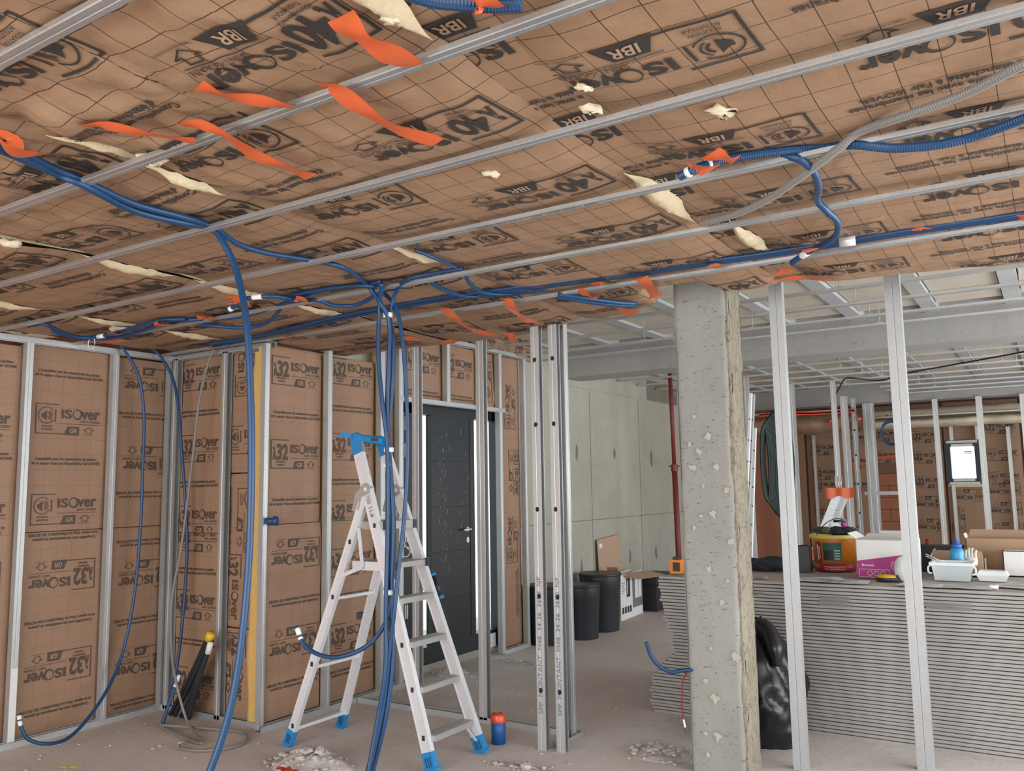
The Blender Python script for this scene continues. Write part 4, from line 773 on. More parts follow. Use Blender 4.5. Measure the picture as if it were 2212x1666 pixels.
# orange tapes on the front ceiling
tz = 2.44
TA = [
 ('orange tape hanging from the second channel at the top, broad piece', [(735, 35, 2.45), (770, 75, 2.44), (830, 110, 2.43), (890, 142, 2.448)], .062, (0, 1, 0)),
 ('orange tape strip stuck across the second channel, left of the broad piece', [(428, 185, 2.452), (480, 205, 2.45), (560, 218, 2.45), (632, 232, 2.448)], .045, (0, 1, 0)),
 ('long orange tape tail hanging right of the second channel crossing', [(690, 182, 2.45), (722, 190, 2.44), (780, 235, 2.43), (850, 275, 2.43), (945, 308, 2.44)], .05, (.3, 1, 0)),
 ('orange tape strip at the left ending on the second channel', [(182, 272, 2.455), (230, 272, 2.45), (320, 290, 2.45), (420, 305, 2.447)], .04, (0, 1, 0)),
 ('long pointed orange tape tail crossing the second channel', [(390, 270, 2.455), (440, 272, 2.446), (500, 300, 2.43), (560, 340, 2.43), (620, 362, 2.43), (672, 382, 2.44)], .045, (.2, 1, 0)),
 ('orange tape wrapped around the two conduits at the left edge', [(-10, 290, 2.435), (20, 300, 2.425), (30, 320, 2.42), (60, 335, 2.43), (105, 332, 2.45)], .06, (.6, .6, .4)),
 ('orange tape holding the taped conduit end, upper piece', [(1535, 330, 2.455), (1560, 342, 2.45), (1590, 345, 2.45)], .06, (.2, 1, .2)),
 ('orange tape holding the taped conduit end, lower piece', [(1487, 355, 2.44), (1510, 362, 2.425), (1535, 368, 2.43)], .07, (.2, 1, .2)),
 ('orange tape clip on the looping blue conduit near the rear channel', [(1735, 538, 2.43), (1750, 538, 2.42), (1762, 540, 2.44)], .075, (.2, 1, .2)),
 ('orange tape at the right end of the long taped conduit', [(2195, 465, 2.46), (2215, 466, 2.455), (2240, 462, 2.46)], .08, (.2, 1, .2)),
 ('small orange tape on the long rear conduit, near the column', [(1528, 577, 2.465), (1545, 575, 2.462), (1552, 574, 2.465)], .05, (0, 1, .3)),
 ('small orange tape on the long rear conduit, middle', [(1285, 615, 2.46), (1298, 613, 2.455), (1310, 612, 2.46)], .05, (0, 1, .3)),
 ('bent orange tape below the rear channel near the loose paper', [(1250, 627, 2.445), (1275, 638, 2.42), (1285, 645, 2.40), (1300, 635, 2.43)], .06, (.3, 1, 0)),
 ('orange tape tail from rear channel to paper edge, left of the column', [(1385, 600, 2.45), (1402, 620, 2.44), (1420, 640, 2.45)], .06, (.7, .7, 0)),
 ('orange tape patch closing the drooping paper lip', [(1325, 660, 2.44), (1345, 668, 2.43), (1370, 678, 2.44)], .07, (.5, .8, 0)),
 ('long orange tape running from rear channel down to the paper edge', [(935, 662, 2.452), (960, 668, 2.44), (985, 690, 2.42), (1020, 712, 2.40), (1070, 725, 2.40), (1115, 728, 2.41)], .05, (0, 1, 0)),
 ('orange tape curving off the rear channel above the printed studs', [(1075, 646, 2.455), (1095, 650, 2.44), (1110, 672, 2.42), (1140, 692, 2.41), (1160, 698, 2.42)], .05, (.3, 1, 0)),
 ('loose orange tape end left of the printed studs', [(1090, 718, 2.40), (1105, 726, 2.39), (1106, 740, 2.37)], .045, (1, 0, 0)),
 ('shiny orange tape along the paper edge behind the hanging bundle', [(870, 728, 2.425), (900, 735, 2.42), (950, 742, 2.42), (985, 735, 2.425)], .06, (.2, 1, 0)),
 ('orange tape on the conduits at the far left ceiling, large', [(225, 715, 2.45), (240, 718, 2.435), (256, 724, 2.44)], .09, (.2, 1, .2)),
 ('orange tape smear below the far left conduits', [(180, 738, 2.44), (215, 742, 2.43), (265, 732, 2.435)], .07, (.2, 1, .1)),
 ('small orange tape clip on the conduits near the far left channel', [(333, 696, 2.45), (345, 700, 2.445), (352, 704, 2.45)], .07, (.2, 1, .2)),
 ('small orange tape clip left of the long front drop', [(432, 682, 2.455), (441, 687, 2.45), (450, 690, 2.455)], .07, (.2, 1, .2)),
 ('orange tape flag around the free conduit end', [(495, 646, 2.44), (510, 650, 2.43), (525, 660, 2.43)], .10, (.2, 1, .2)),
 ('small orange tape clip right of the long front drop', [(638, 645, 2.455), (648, 648, 2.45), (655, 652, 2.455)], .07, (.2, 1, .2)),
 ('small orange tape clip on the rear conduit above the recess', [(610, 728, 2.45), (620, 727, 2.445), (630, 728, 2.45)], .06, (.2, 1, .2)),
 ('small orange tape clip at the start of the rear conduit', [(452, 750, 2.44), (460, 750, 2.437), (468, 750, 2.44)], .06, (.2, 1, .2)),
 ('orange tape on the paper lip right of the column, upper', [(1655, 598, 2.44), (1685, 592, 2.435), (1705, 582, 2.44)], .05, (.2, 1, 0)),
 ('orange tape on the paper lip right of the column, lower', [(1655, 612, 2.45), (1700, 603, 2.445), (1740, 600, 2.445), (1790, 606, 2.45)], .05, (.2, 1, 0)),
 ('orange tape on the cropped conduit at the top edge', [(1018, 0, 2.43), (1035, 6, 2.42), (1058, 12, 2.425), (1075, 22, 2.44)], .06, (.3, 1, 0)),
 ('orange tape under the long conduit at the right', [(1975, 498, 2.46), (1990, 494, 2.458), (2010, 494, 2.46)], .03, (.2, 1, .2)),
]
for i, (lab, pts, wdt, wv) in enumerate(TA): tapeband(lab, [at(a, b_, Z=c) for a, b_, c in pts], wdt, 'orange_tape', wv, sub=6, flat=i+1)
m = MB(); a = at(1830, 521, Z=2.47); m.tube([a+np.array([-.03, 0, 0]), a+np.array([.03, .005, 0])], .022, 8); m.build('duct_tape_wrap', K['aluminium'], None, 'silver tape wrap on the long rear conduit at the right', 'tape', smooth=True)
m = MB(); a = at(198, 735, Z=2.42); m.tube([a+np.array([.035*math.cos(t_), 0, .035*math.sin(t_)-.02]) for t_ in np.linspace(-.3, 5.6, 22)], .0025, 5); m.build('pull_wire', K['white_tape'], None, 'thin white pull wire loop hanging at the far left ceiling', 'wire', smooth=True)
#@@LADDER
# ================================================================== ladder
def ladder():
    T = thing('stepladder', 'aluminium platform stepladder with blue handrail cap and blue feet', 'ladder', (-3.4, 3.9, 0))
    f0, f1 = np.array([-2.905, 3.72, 0]), np.array([-2.85, 4.105, 0]); h0, h1 = np.array([-3.40, 3.75, 1.495]), np.array([-3.40, 4.02, 1.485]); r0, r1 = np.array([-3.93, 3.655, 0]), np.array([-3.93, 4.095, 0])
    ext = lambda f, h, z: f+(h-f)*(z/h[2])
    def rail(a, b, nm, w=.062, d=.024):
        m = MB(); side = (0, 1, 0); m.bar(a, b, d, w, np.cross(b-a, side)); e = np.cross(b-a, side); e = e/np.linalg.norm(e); dd = (b-a)
        for s in (-1, 1): m.bar(a+dd*.002+e*s*w*.5, b-dd*.002+e*s*w*.5, d+.006, .006, e)
        return m.build(nm, K['aluminium'], T)
    FR = []; 
    for f, h, zt_ in ((f0, h0, 1.775), (f1, h1, 1.765)):
        b = f+(h-f)*.045; o = rail(b, ext(f, h, zt_), 'front_rail'); FR.append(o)
    RR = [rail(r+(h-r)*.05, h+(h-r)*.0, 'rear_rail', .046) for r, h in ((r0, h0), (r1, h1))]
    for f, h, w_ in ((f0, h0, .075), (f1, h1, .075), (r0, h0, .058), (r1, h1, .058)):
        m = MB(); d = (h-f)/np.linalg.norm(h-f); e = np.cross(d, (0, 1, 0)); e /= np.linalg.norm(e)
        m.bar(f+np.array([0, 0, .0]), f+d*.10, .034, w_, e); m.bar(f+np.array([0, 0, .006]), f+d*.012+np.array([0, 0, .004]), .042, w_+.012, e); o = m.build('rubber_foot', K['blue_plastic'], T)
        for k in (-1, 0, 1): m = MB(); c = f+d*.05+e*k*w_*.22; m.bar(c-d*.025+np.array([0, -.0175, 0]), c+d*.025+np.array([0, -.0175, 0]), .003, .007, e); m.build('slot', K['blue_dark'], o)
    def tread(z, dep, th, nm='tread', mat='alu_grey', off=0):
        a, b = ext(f0, h0, z), ext(f1, h1, z); m = MB(); c = (a+b)/2+np.array([off, 0, 0]); L = b[1]-a[1]-.02
        m.box(c, (dep, L, th)); 
        for k in range(6): m.box(c+np.array([-dep/2+dep*(k+.5)/6, 0, th/2+.001]), (dep*.08, L-.01, .004))
        return m.build(nm, K[mat], T)
    for z in (.165, .405, .635, .865): tread(z, .085, .028)
    # platform, upper shelf and their brackets
    m = MB(); a, b = ext(f0, h0, 1.06), ext(f1, h1, 1.06); m.box(((a+b)/2)+np.array([-.09, 0, 0]), (.30, b[1]-a[1]+.02, .03)); pf = m.build('platform', K['alu_grey'], T)
    m = MB(); m.box(((a+b)/2)+np.array([-.09, -(b[1]-a[1])/2-.012, -.005]), (.31, .006, .05)); m.build('platform_edge', K['aluminium'], pf)
    for yy in (-1, 1): m = MB(); m.box(((a+b)/2)+np.array([.065, yy*((b[1]-a[1])/2-.005), 0]), (.02, .03, .045)); m.build('corner_cap', K['charcoal'], pf)
    m = MB(); a, b = ext(f0, h0, 1.285), ext(f1, h1, 1.285); m.box(((a+b)/2)+np.array([-.06, 0, 0]), (.24, b[1]-a[1]+.01, .045)); tr = m.build('tool_shelf', K['alu_grey'], T)
    for yy in (-1, 1): m = MB(); m.box(((a+b)/2)+np.array([.062, yy*((b[1]-a[1])/2-.01), 0]), (.01, .03, .05)); m.build('corner_cap', K['charcoal'], tr)
    p0 = ext(f0, h0, 1.27)+np.array([-.12, -.02, 0]); p1 = ext(f0, h0, 1.05)+np.array([-.21+.06, -.03, 0]); pr_ = r0+(h0-r0)*.66+np.array([0, -.01, 0])
    for a, b in ((p0, p1), (p1, pr_)): m = MB(); m.bar(a, b, .006, .022, (1, 0, 0)); m.build('folding_stay', K['aluminium'], T)
    # hinges
    for h, r in ((h0, r0), (h1, r1)):
        m = MB(); d = (r-h)/np.linalg.norm(r-h); o = h+np.array([0, -.02, 0]); pts = [(.035*math.cos(t_), .035*math.sin(t_)) for t_ in np.linspace(-.9, 2.9, 12)]
        pts += [(-.075, -.02), (-.105, -.125), (-.055, -.14), (-.03, -.045)]
        m.prism(pts, o, (1, 0, 0), (0, 0, 1), (0, .04, 0)); hg = m.build('hinge_plate', K['alu_grey'], T)
        m = MB(); m.lathe([(.012, 0), (.012, .004), (0, .006)], (0, 0, 0), 12); V = m.v[0]; m.v[0] = np.c_[V[:, 0]+h[0], h[1]-.02-V[:, 2], V[:, 1]+h[2]]; m.build('rivet', K['aluminium'], hg)
    # rear cross bars
    for z in (.10, .46, .86):
        a, b = r0+(h0-r0)*z/1.495, r1+(h1-r1)*z/1.485; m = MB(); m.bar(a, b, .03, .018, (0, 0, 1)); m.build('cross_bar', K['aluminium'], T)
    for (z, rr, hh, nm) in ((.12, r0, h0, 'rear'), (.48, r0, h0, 'rear'), (.87, r0, h0, 'rear'), (1.19, r0, h0, 'rear'), (.165, f0, h0, 'f'), (.405, f0, h0, 'f'), (.635, f0, h0, 'f'), (.865, f0, h0, 'f'), (1.06, f0, h0, 'f'), (1.285, f0, h0, 'f')):
        c = ext(rr, hh, z) if nm == 'f' else rr+(hh-rr)*z/1.495; m = MB(); m.box(c+np.array([0, -.0135, 0]), (.018, .002, .026)); m.build('plug', K['charcoal'], T)
    for z in (.50, .18):
        for (f, h, s) in ((f0, h0, 1), (f1, h1, -1)):
            if z == .18: m = MB(); a = ext(f, h, .165)+np.array([-.02, s*.05, -.01]); m.bar(a, ext(f, h, .06)+np.array([0, s*.012, 0]), .004, .016, (1, 0, 0)); m.build('tread_brace', K['aluminium'], T)
    # warning label on the near rail
    m = MB(); d = (h0-f0)/np.linalg.norm(h0-f0); e = np.cross(d, (0, 1, 0)); e /= np.linalg.norm(e); c0 = ext(f0, h0, 1.33)+np.array([0, -.0135, 0])
    S = text2d('4-11', .03, .01); Q = c0+d*(S[..., 0:1]*.9-.0)-e*(S[..., 1:2]-.015); Q = Q.reshape(-1, 3)+np.array([0, -.0012, 0]); m.add(Q, np.arange(len(Q)).reshape(-1, 3))
    for k in range(9): m.bar(c0+d*(.085+.006*k)+e*.016+np.array([0, -.001, 0]), c0+d*(.085+.006*k)-e*.016*(1 if k % 3 else .4)+np.array([0, -.001, 0]), .001, .0022, d)
    m.build('warning_label', K['print_grey'], T)
    # handrail cap
    a, b = ext(f0, h0, 1.80), ext(f1, h1, 1.79); m = MB(); G = []
    for t_, w_, hh in ((-.06, .05, .05), (0, .058, .062), (.12, .05, .055), (.3, .045, .05), (.5, .045, .052), (.7, .045, .05), (.88, .05, .055), (1, .058, .062), (1.05, .05, .05)):
        c = a+(b-a)*t_; G.append([c+np.array([w_/2*math.cos(k*PI/5), 0, hh/2*math.sin(k*PI/5)*(1+.12*math.sin(7*t_+k))]) for k in range(11)])
    m.grid(np.array(G)); m.add(np.array(G[0]), [tuple(range(10))]); m.add(np.array(G[-1]), [tuple(range(10))[::-1]]); cap = m.build('handrail_cap', K['blue_plastic'], T, smooth=True)
    for f, h in ((f0, h0), (f1, h1)): m = MB(); m.bar(ext(f, h, 1.705), ext(f, h, 1.80), .036, .068, np.cross(h-f, (0, 1, 0))); m.build('cap_socket', K['blue_plastic'], T)
    m = MB(); c = a+(b-a)*.6; m.box(c+np.array([.024, 0, .0]), (.004, .06, .022)); m.build('brand_plate', K['print_dark'], cap)
    c = a+np.array([-.05, -.03, .02]); m = MB(); m.bar(a+np.array([-.01, -.02, .012]), c+np.array([-.03, 0, 0]), .035, .03); m.build('cap_hook', K['blue_plastic'], T)
    return T
ladder()
p = at(910, 1270, Y=4.12); q = at(946, 1285, Y=4.12)
m = MB(); a, b_ = at(936, 1245, Y=4.13), at(951, 1287, Y=4.13); m.tube([a, b_], .017, 10); T_ = m.build('wire_stripper', K['charcoal'], None, 'black tool with blue ends clipped to the ladder rail', 'tool', smooth=True)
for e_ in (a, b_): mm = MB(); d = (b_-a)/np.linalg.norm(b_-a); s_ = 1 if e_ is b_ else -1; mm.tube([e_, e_+d*s_*.02], .020, 10); mm.build('end_cap', K['blue_plastic'], T_, smooth=True)
m = MB(); c = at(781, 1330, Y=4.09); m.box(c, (.055, .05, .04), .5); m.box(c+np.array([.03, -.01, .012]), (.025, .03, .02), .5); m.build('clamp', K['black_plastic'], None, 'black plastic clamp on the rear ladder rail', 'clamp')
m = MB(); c = at(875, 1192, Y=4.6); m.tube([c+np.array([.05*math.cos(t_)*(1+.2*math.sin(3*t_)), 0, .035*math.sin(t_)]) for t_ in np.linspace(0, 17, 60)], .0035, 5); m.tube([at(868, 1115, Y=4.6), at(872, 1170, Y=4.6), c+np.array([.05, 0, 0])], .0035, 5, sub=5); m.build('white_cable', K['white_tape'], None, 'small coil of white cable hanging at the door jamb', 'cable', smooth=True)
# blue outlet stub through the panel left of the ladder
m = MB(); c = at(585, 1126, X=-4.26); m.tube([c+np.array([-.06, 0, 0]), c+np.array([.02, .02, 0])], .022, 10); m.tube([c+np.array([.01, .015, 0]), c+np.array([.03, .025, 0])], .032, 10); m.build('outlet_box', K['blue_dark'], None, 'blue outlet stub poking through the panel left of the ladder', 'outlet', smooth=True)
# ================================================================== concrete column
def concrete_column():
    x0, x1, y0, y1 = -1.728, -1.412, 4.41, 4.605; T = thing('concrete_column', 'bare grey concrete column with chipped right corner and pale paint spots', 'column', ((x0+x1)/2, (y0+y1)/2, 0))
    def face(P, U, W, nrm, H, seed, amp, mat, nm):
        nu, nv = max(6, int(W/.015)), 170; u = np.linspace(0, W, nu+1); v = np.linspace(0, H, nv+1); Ug, Vg = np.meshgrid(u, v); e = np.minimum(Ug, W-Ug); 
        d = amp*fbm(Ug*14, Vg*14, seed, 3)+amp*.6*fbm(Ug*45, Vg*30, seed+5, 2); d = d-.006*np.clip(1-e/.012, 0, 1)*(1+1.6*vn(Vg*7, Vg*0, seed+8)); 
        G = np.array(P)+np.array(U)*Ug[..., None]+np.array([0, 0, 1.])*Vg[..., None]+np.array(nrm)*d[..., None]; m = MB(); m.grid(G); return m.build(nm, K[mat], T, smooth=True)
    Hc = 2.98; c = .022
    face((x0, y0, 0), (1, 0, 0), x1-x0-c, (0, -1, 0), Hc, 1, .0022, 'concrete_column', 'front_face')
    s2 = math.sqrt(.5); face((x1-c, y0, 0), (s2, s2, 0), c*1.414, (s2, -s2, 0), Hc, 2, .007, 'concrete_column_side', 'chipped_corner')
    face((x1, y0+c, 0), (0, 1, 0), y1-y0-c, (1, 0, 0), Hc, 3, .006, 'concrete_column_side', 'right_face')
    face((x0, y1, 0), (0, -1, 0), y1-y0, (-1, 0, 0), Hc, 4, .003, 'concrete_column', 'left_face')
    face((x1, y1, 0), (-1, 0, 0), x1-x0, (0, 1, 0), Hc, 5, .003, 'concrete_column', 'back_face')
    rr = random.Random(3)
    for (a, b) in ((1500, 900), (1530, 945), (1548, 1010), (1498, 1010), (1520, 1050), (1570, 1060), (1490, 960), (1532, 1230), (1572, 1255), (1590, 1420), (1550, 1590), (1530, 1630), (1510, 975), (1560, 1300), (1540, 1110), (1515, 1115), (1525, 1470), (1545, 1510), (1580, 1170), (1525, 1585), (1500, 1140), (1535, 1400)):
        p = at(a, b, Y=4.405); n = 11; s = rr.uniform(.008, .026); poly = [(s*math.cos(k*2*PI/n)*rr.uniform(.4, 1.4), s*1.1*math.sin(k*2*PI/n)*rr.uniform(.4, 1.4)) for k in range(n)]; m = MB(); m.prism(poly, p, (1, 0, 0), (0, 0, 1), (0, -.004, 0)); m.build('plaster_spot', K['plaster'], T)
concrete_column()
# ================================================================== plasterboard stack
zl_ = [0, .006, .123, .229, .328, .392, .51, .627, .746, .888]; xl_ = [-2.364, -2.364, -2.383, -2.362, -2.269, -2.208, -2.22, -2.264, -2.292, -2.303]
nb = 42; pit = .886/nb
bd = MB(); bd.box((0, 0, 0), (2.5, 1.2, pit*.74)); 
def boardmesh(top):
    me = bd.mesh('plasterboard', np.zeros(3)); me.materials.append(K['board_edge']); me.materials.append(K['board_face']); me.polygons.foreach_set('material_index', [1 if i in (0, 1) else 0 for i in range(6)]); return me
bme2 = boardmesh(0)
for i in range(nb):
    z = (i+.5)*pit; x = float(np.interp(z, zl_, xl_))+rnd.uniform(-.012, .012); top = i == nb-1
    o = bpy.data.objects.new('plasterboard', bme2); COL.objects.link(o); o.location = (x+1.25, 6.0+rnd.uniform(-.006, .006), z-.5*pit+pit*.37+.0005); o.rotation_euler = (0, 0, rnd.uniform(-.004, .004))
    WO[o.name] = np.array(o.location)
    props(o, 'uppermost plasterboard of the tall stack, strewn with tools and papers' if top else ('lowest plasterboard of the tall stack, on the floor' if i == 0 else 'grey-edged plasterboard lying in the middle of the tall stack'), 'plasterboard', 'stack of plasterboards')
TOPZ = .8868
for (a, b_, w_, n_) in ((1766, 1290, .20, 3), (2000, 1304, .24, 2), (1632, 1282, .05, 1)):
    p = at(a, b_, Y=5.3925); lines = MB()
    for k in range(n_): lines.box((p[0]+w_/2+rnd.uniform(-.01, .01), 5.3925, p[2]-.0211*k), (w_*rnd.uniform(.8, 1), .002, .012))
    lines.build('ink_stamp', K['print_grey'], bpy.data.objects['plasterboard.036'])   # ink smeared over several board edges
#@@PROPS
# ================================================================== things on the board stack
def softbox(m, c, d, rz=0, r=.0, mi=0): m.box(c, d, rz, mi); return m
def onstack(x, y): return at(x, y, Z=TOPZ+.001)
# bucket
c = onstack(1804, 1226); c[1] = 6.2; c = np.array([at(1804, 1200, Y=6.2)[0], 6.2, TOPZ])
T = thing('paint_bucket', 'orange and red plastic bucket with yellow rim, heaped with tools', 'bucket', tuple(c))
m = MB(); m.lathe([(.128, .0), (.132, .004), (.137, .055)], c, 36); m.build('red_band', K['bucket_red'], T, smooth=True)
m = MB(); m.lathe([(.137, .055), (.150, .215), (.150, .222), (.144, .222), (.128, .02), (0, .02)], c, 36); bkt = m.build('bucket_wall', K['bucket_orange'], T, smooth=True)
m = MB(); m.lathe([(.146, .218), (.160, .218), (.163, .226), (.163, .240), (.158, .246), (.150, .244), (.146, .235)], c, 36); m.build('rim', K['lid_yellow'], T, smooth=True)
def wrap(a0, a1, z0, z1, mat, nm, r0=.139, par=None):
    G = []
    for z in np.linspace(z0, z1, 4): G.append([(c[0]+(r0+(z-.055)*.082)*math.sin(a), c[1]-(r0+(z-.055)*.082)*math.cos(a), c[2]+z) for a in np.linspace(a0, a1, 10)])
    m = MB(); m.grid(np.array(G)); return m.build(nm, K[mat], par or T, smooth=True)
vA = .20
wrap(vA-.55, vA+.30, .075, .195, 'bucket_green', 'printed_picture'); 
def wraptext(s_, a0, z, h, mat, nm, par):
    S = text2d(s_, h, .01); a = a0+S[..., 0]/.15; r = .1405+(z-.055)*.082; Q = np.stack([c[0]+r*np.sin(a), c[1]-r*np.cos(a), c[2]+z+S[..., 1]], -1).reshape(-1, 3); m = MB(); m.add(Q, np.arange(len(Q)).reshape(-1, 3)); return m.build(nm, K[mat], par)
wrap(vA-.5, vA-.05, .08, .145, 'black_plastic', 'picture_detail', .1396); 
for k in range(4): wrap(vA-.02, vA+.24, .085+.018*k, .092+.018*k, 'clear_plastic', 'picture_stripe', .1398)
wraptext('10 litres pour env. 20 à 30 m²', vA-.55, .030, .009, 'white_card', 'printed_lettering', T); wraptext('10 liter voor circa 20 à 30 m²', vA-.52, .014, .009, 'white_card', 'printed_lettering', T)
wrap(vA-.95, vA-.62, .06, .20, 'bucket_red', 'red_logo_band'); wrap(vA-.86, vA-.80, .075, .18, 'white_card', 'white_logo_stripe', .1398); wrap(vA-.75, vA-.71, .09, .17, 'white_card', 'white_logo_stripe', .1398)
m = MB(); m.tube([c+np.array([-.14, -.05, .20]), c+np.array([-.02, -.09, .33]), c+np.array([.08, -.05, .345]), c+np.array([.14, -.05, .21])], .003, 6, sub=8); m.build('wire_handle', K['black_plastic'], T, smooth=True)
m = MB(); m.tube([c+np.array([.02, -.08, .337]), c+np.array([.09, -.06, .340])], .009, 8); m.build('handle_grip', K['black_plastic'], T, smooth=True)
def blob(name, label, cat, c, d, mat, seed, amp=.25, n=18, group=None, fr=3.0):
    m = MB(); V = []; F = []; na = n*2
    G = np.zeros((n+1, na+1, 3))
    for i in range(n+1):
        th = PI*i/n
        for j in range(na+1):
            ph = 2*PI*j/na; p = np.array([math.sin(th)*math.cos(ph), math.sin(th)*math.sin(ph), -math.cos(th)])
            r = 1+amp*float(fbm(p[0]*fr+p[2]*1.7, p[1]*fr+p[2]*2.3, seed, 3))
            q = p*r*np.array(d)/2; q[2] = max(q[2], -d[2]/2*.82); G[i, j] = c+q+np.array([0, 0, d[2]/2*.82])
    G[:, -1] = G[:, 0]; m.grid(G); return m.build(name, K[mat], None, label, cat, group, smooth=True)
m = MB(); cc = c+np.array([-.07, -.02, .272])
for k in range(7): m.tube([cc+np.array([-.085+.01*k, .0, 0])*1, cc+np.array([.05, -.03, 0])], .002+.004*k, 8)
m.build('knee_pad_roll', K['khaki'], None, 'rolled dark green cloth on top of the orange bucket', 'cloth', smooth=True)
blob('glove_heap', 'grey work gloves heaped on the orange bucket', 'gloves', c+np.array([.06, .0, .235]), (.18, .12, .07), 'dark_cloth', 5, .4)
blob('pink_rag', 'small pink rag on the orange bucket', 'rag', c+np.array([.06, .05, .29]), (.04, .04, .045), 'magenta', 6, .3, 8)
m = MB(); 
for k in range(5): a = c+np.array([-.02+.035*k, -.05, .25]); m.tube([a, a+np.array([.05, .03, .02+.008*k])], .007, 6)
m.build('pliers', K['charcoal'], None, 'dark pliers lying across the orange bucket rim', 'tool', smooth=True)
# carton helper: panels with thickness, optional flaps
def carton(name, label, base, w, d, h, rz, mat, flaps=(), open_top=False, parts=(), t_=.004, cat='box', group=None):
    base = np.array(base, float); T = thing(name, label, cat, tuple(base), group); cs, sn = math.cos(rz), math.sin(rz); ux = np.array([cs, sn, 0]); uy = np.array([-sn, cs, 0]); uz = np.array([0, 0, 1.])
    L = lambda a, b, z: base+ux*a+uy*b+uz*z
    m = MB()
    for (o, u, v, n_) in ((L(-w/2, -d/2, 0), ux*w, uz*h, uy*t_), (L(-w/2, d/2-t_, 0), ux*w, uz*h, uy*t_), (L(-w/2, -d/2, 0), uy*d, uz*h, ux*t_), (L(w/2-t_, -d/2, 0), uy*d, uz*h, ux*t_), (L(-w/2, -d/2, 0), ux*w, uy*d, uz*t_)):
        m.prism([(0, 0), (1, 0), (1, 1), (0, 1)], o, u, v, n_)
    if not open_top: m.prism([(0, 0), (1, 0), (1, 1), (0, 1)], L(-w/2, -d/2, h-t_), ux*w, uy*d, uz*t_)
    m.build('carton_body', K[mat], T)
    for (side, ang, ln, fm) in flaps:
        a = math.radians(ang)
        if side in 'fb': s_ = -1 if side == 'f' else 1; o = L(-w/2+.004, s_*d/2, h); u = ux*(w-.008); v = (uy*s_*math.cos(a)+uz*math.sin(a))*ln
        else: s_ = -1 if side == 'l' else 1; o = L(s_*w/2, -d/2+.004, h); u = uy*(d-.008); v = (ux*s_*math.cos(a)+uz*math.sin(a))*ln
        n_ = np.cross(u, v); n_ /= np.linalg.norm(n_); m = MB(); m.prism([(0, 0), (1, 0), (.98, 1), (.02, 1)], o, u, v, n_*t_); m.build('flap', K[fm], T)
    return T, L, ux, uy, uz
def decal(T, L, ux, uz, poly, mat, name, off=.0015):  # poly in front-face coords (a, z) measured at depth b
    m = MB(); b = poly[0]; P = poly[1]; ff = fan(P) if len(P) > 2 else None
    Q = np.array([[L(p[0], b, p[1]) for p in tri] for tri in ff]).reshape(-1, 3); m.add(Q, np.arange(len(Q)).reshape(-1, 3)); return m.build(name, K[mat], T)
def ftext(T, L, b, s_, a, z, h, mat, bold=.0, ang=0):
    S = text2d(s_, h, bold); m = MB(); Q = np.array([L(a+p[0]*math.cos(ang)-p[1]*math.sin(ang), b, z+p[0]*math.sin(ang)+p[1]*math.cos(ang)) for p in S.reshape(-1, 2)]); m.add(Q, np.arange(len(Q)).reshape(-1, 3)); return m.build('printed_lettering', K[mat], T)
p = onstack(1915, 1252); Yb = 5.77; xa, xb = at(1853, 1230, Y=Yb)[0], at(1978, 1230, Y=Yb)[0]; hb = at(1853, 1165, Y=Yb)[2]-TOPZ
T, L, ux, uy, uz = carton('printed_carton', 'white carton with magenta print standing on the board stack', ((xa+xb)/2, Yb+.13, TOPZ), xb-xa, .26, hb, -.03, 'white_card', flaps=(('l', 35, .06, 'white_card'), ('b', 20, .05, 'white_card')))
w_ = xb-xa; b0 = -.13-.001
decal(T, L, ux, uz, (b0, [(-w_/2, .002), (w_/2*.55, .002), (w_/2*.78, .10), (w_/2*.98, hb*.66), (-w_/2, hb*.44)]), 'magenta', 'magenta_panel')
ftext(T, L, b0-.001, 'Breveté', -w_/2+.03, .075, .016, 'white_card', .01)
for k in range(3): 
    m = MB(); P = arc(0, 0, .014, .0025, 0, 360, 18); Q = np.array([L(-w_/2+.075+.038*k+q[0], b0-.001, .032+q[1]) for q in P.reshape(-1, 2)]); m.add(Q, np.arange(len(Q)).reshape(-1, 3)); m.build('printed_icon', K['white_card'], T)
m = MB(); Q = np.array([L(q[0], b0-.001, q[1]) for q in polyline([(-w_/2+.012, .008), (-w_/2+.012, .056), (.02, .056), (.02, .008), (-w_/2+.012, .008)], .002).reshape(-1, 2)]); m.add(Q, np.arange(len(Q)).reshape(-1, 3)); m.build('printed_frame', K['white_card'], T)
m = MB(); Q = np.array([L(.055+q[0], b0-.001, .085+q[1]) for q in np.concatenate([arc(0, 0, .022, .002, 0, 360, 16), polyline([(-.015, .012), (.016, .012)], .002), polyline([(-.02, 0), (.02, 0)], .002), polyline([(.012, .018), (.05, .045)], .002)]).reshape(-1, 2)]); m.add(Q, np.arange(len(Q)).reshape(-1, 3)); m.build('printed_icon', K['white_card'], T)
# white bag in front of the carton right part
blob('plastic_bag', 'white plastic bag with faint lettering beside the magenta carton', 'bag', np.array([at(1955, 1230, Y=5.66)[0], 5.68, TOPZ]), (.13, .10, .17), 'white_plastic', 9, .12, 14)
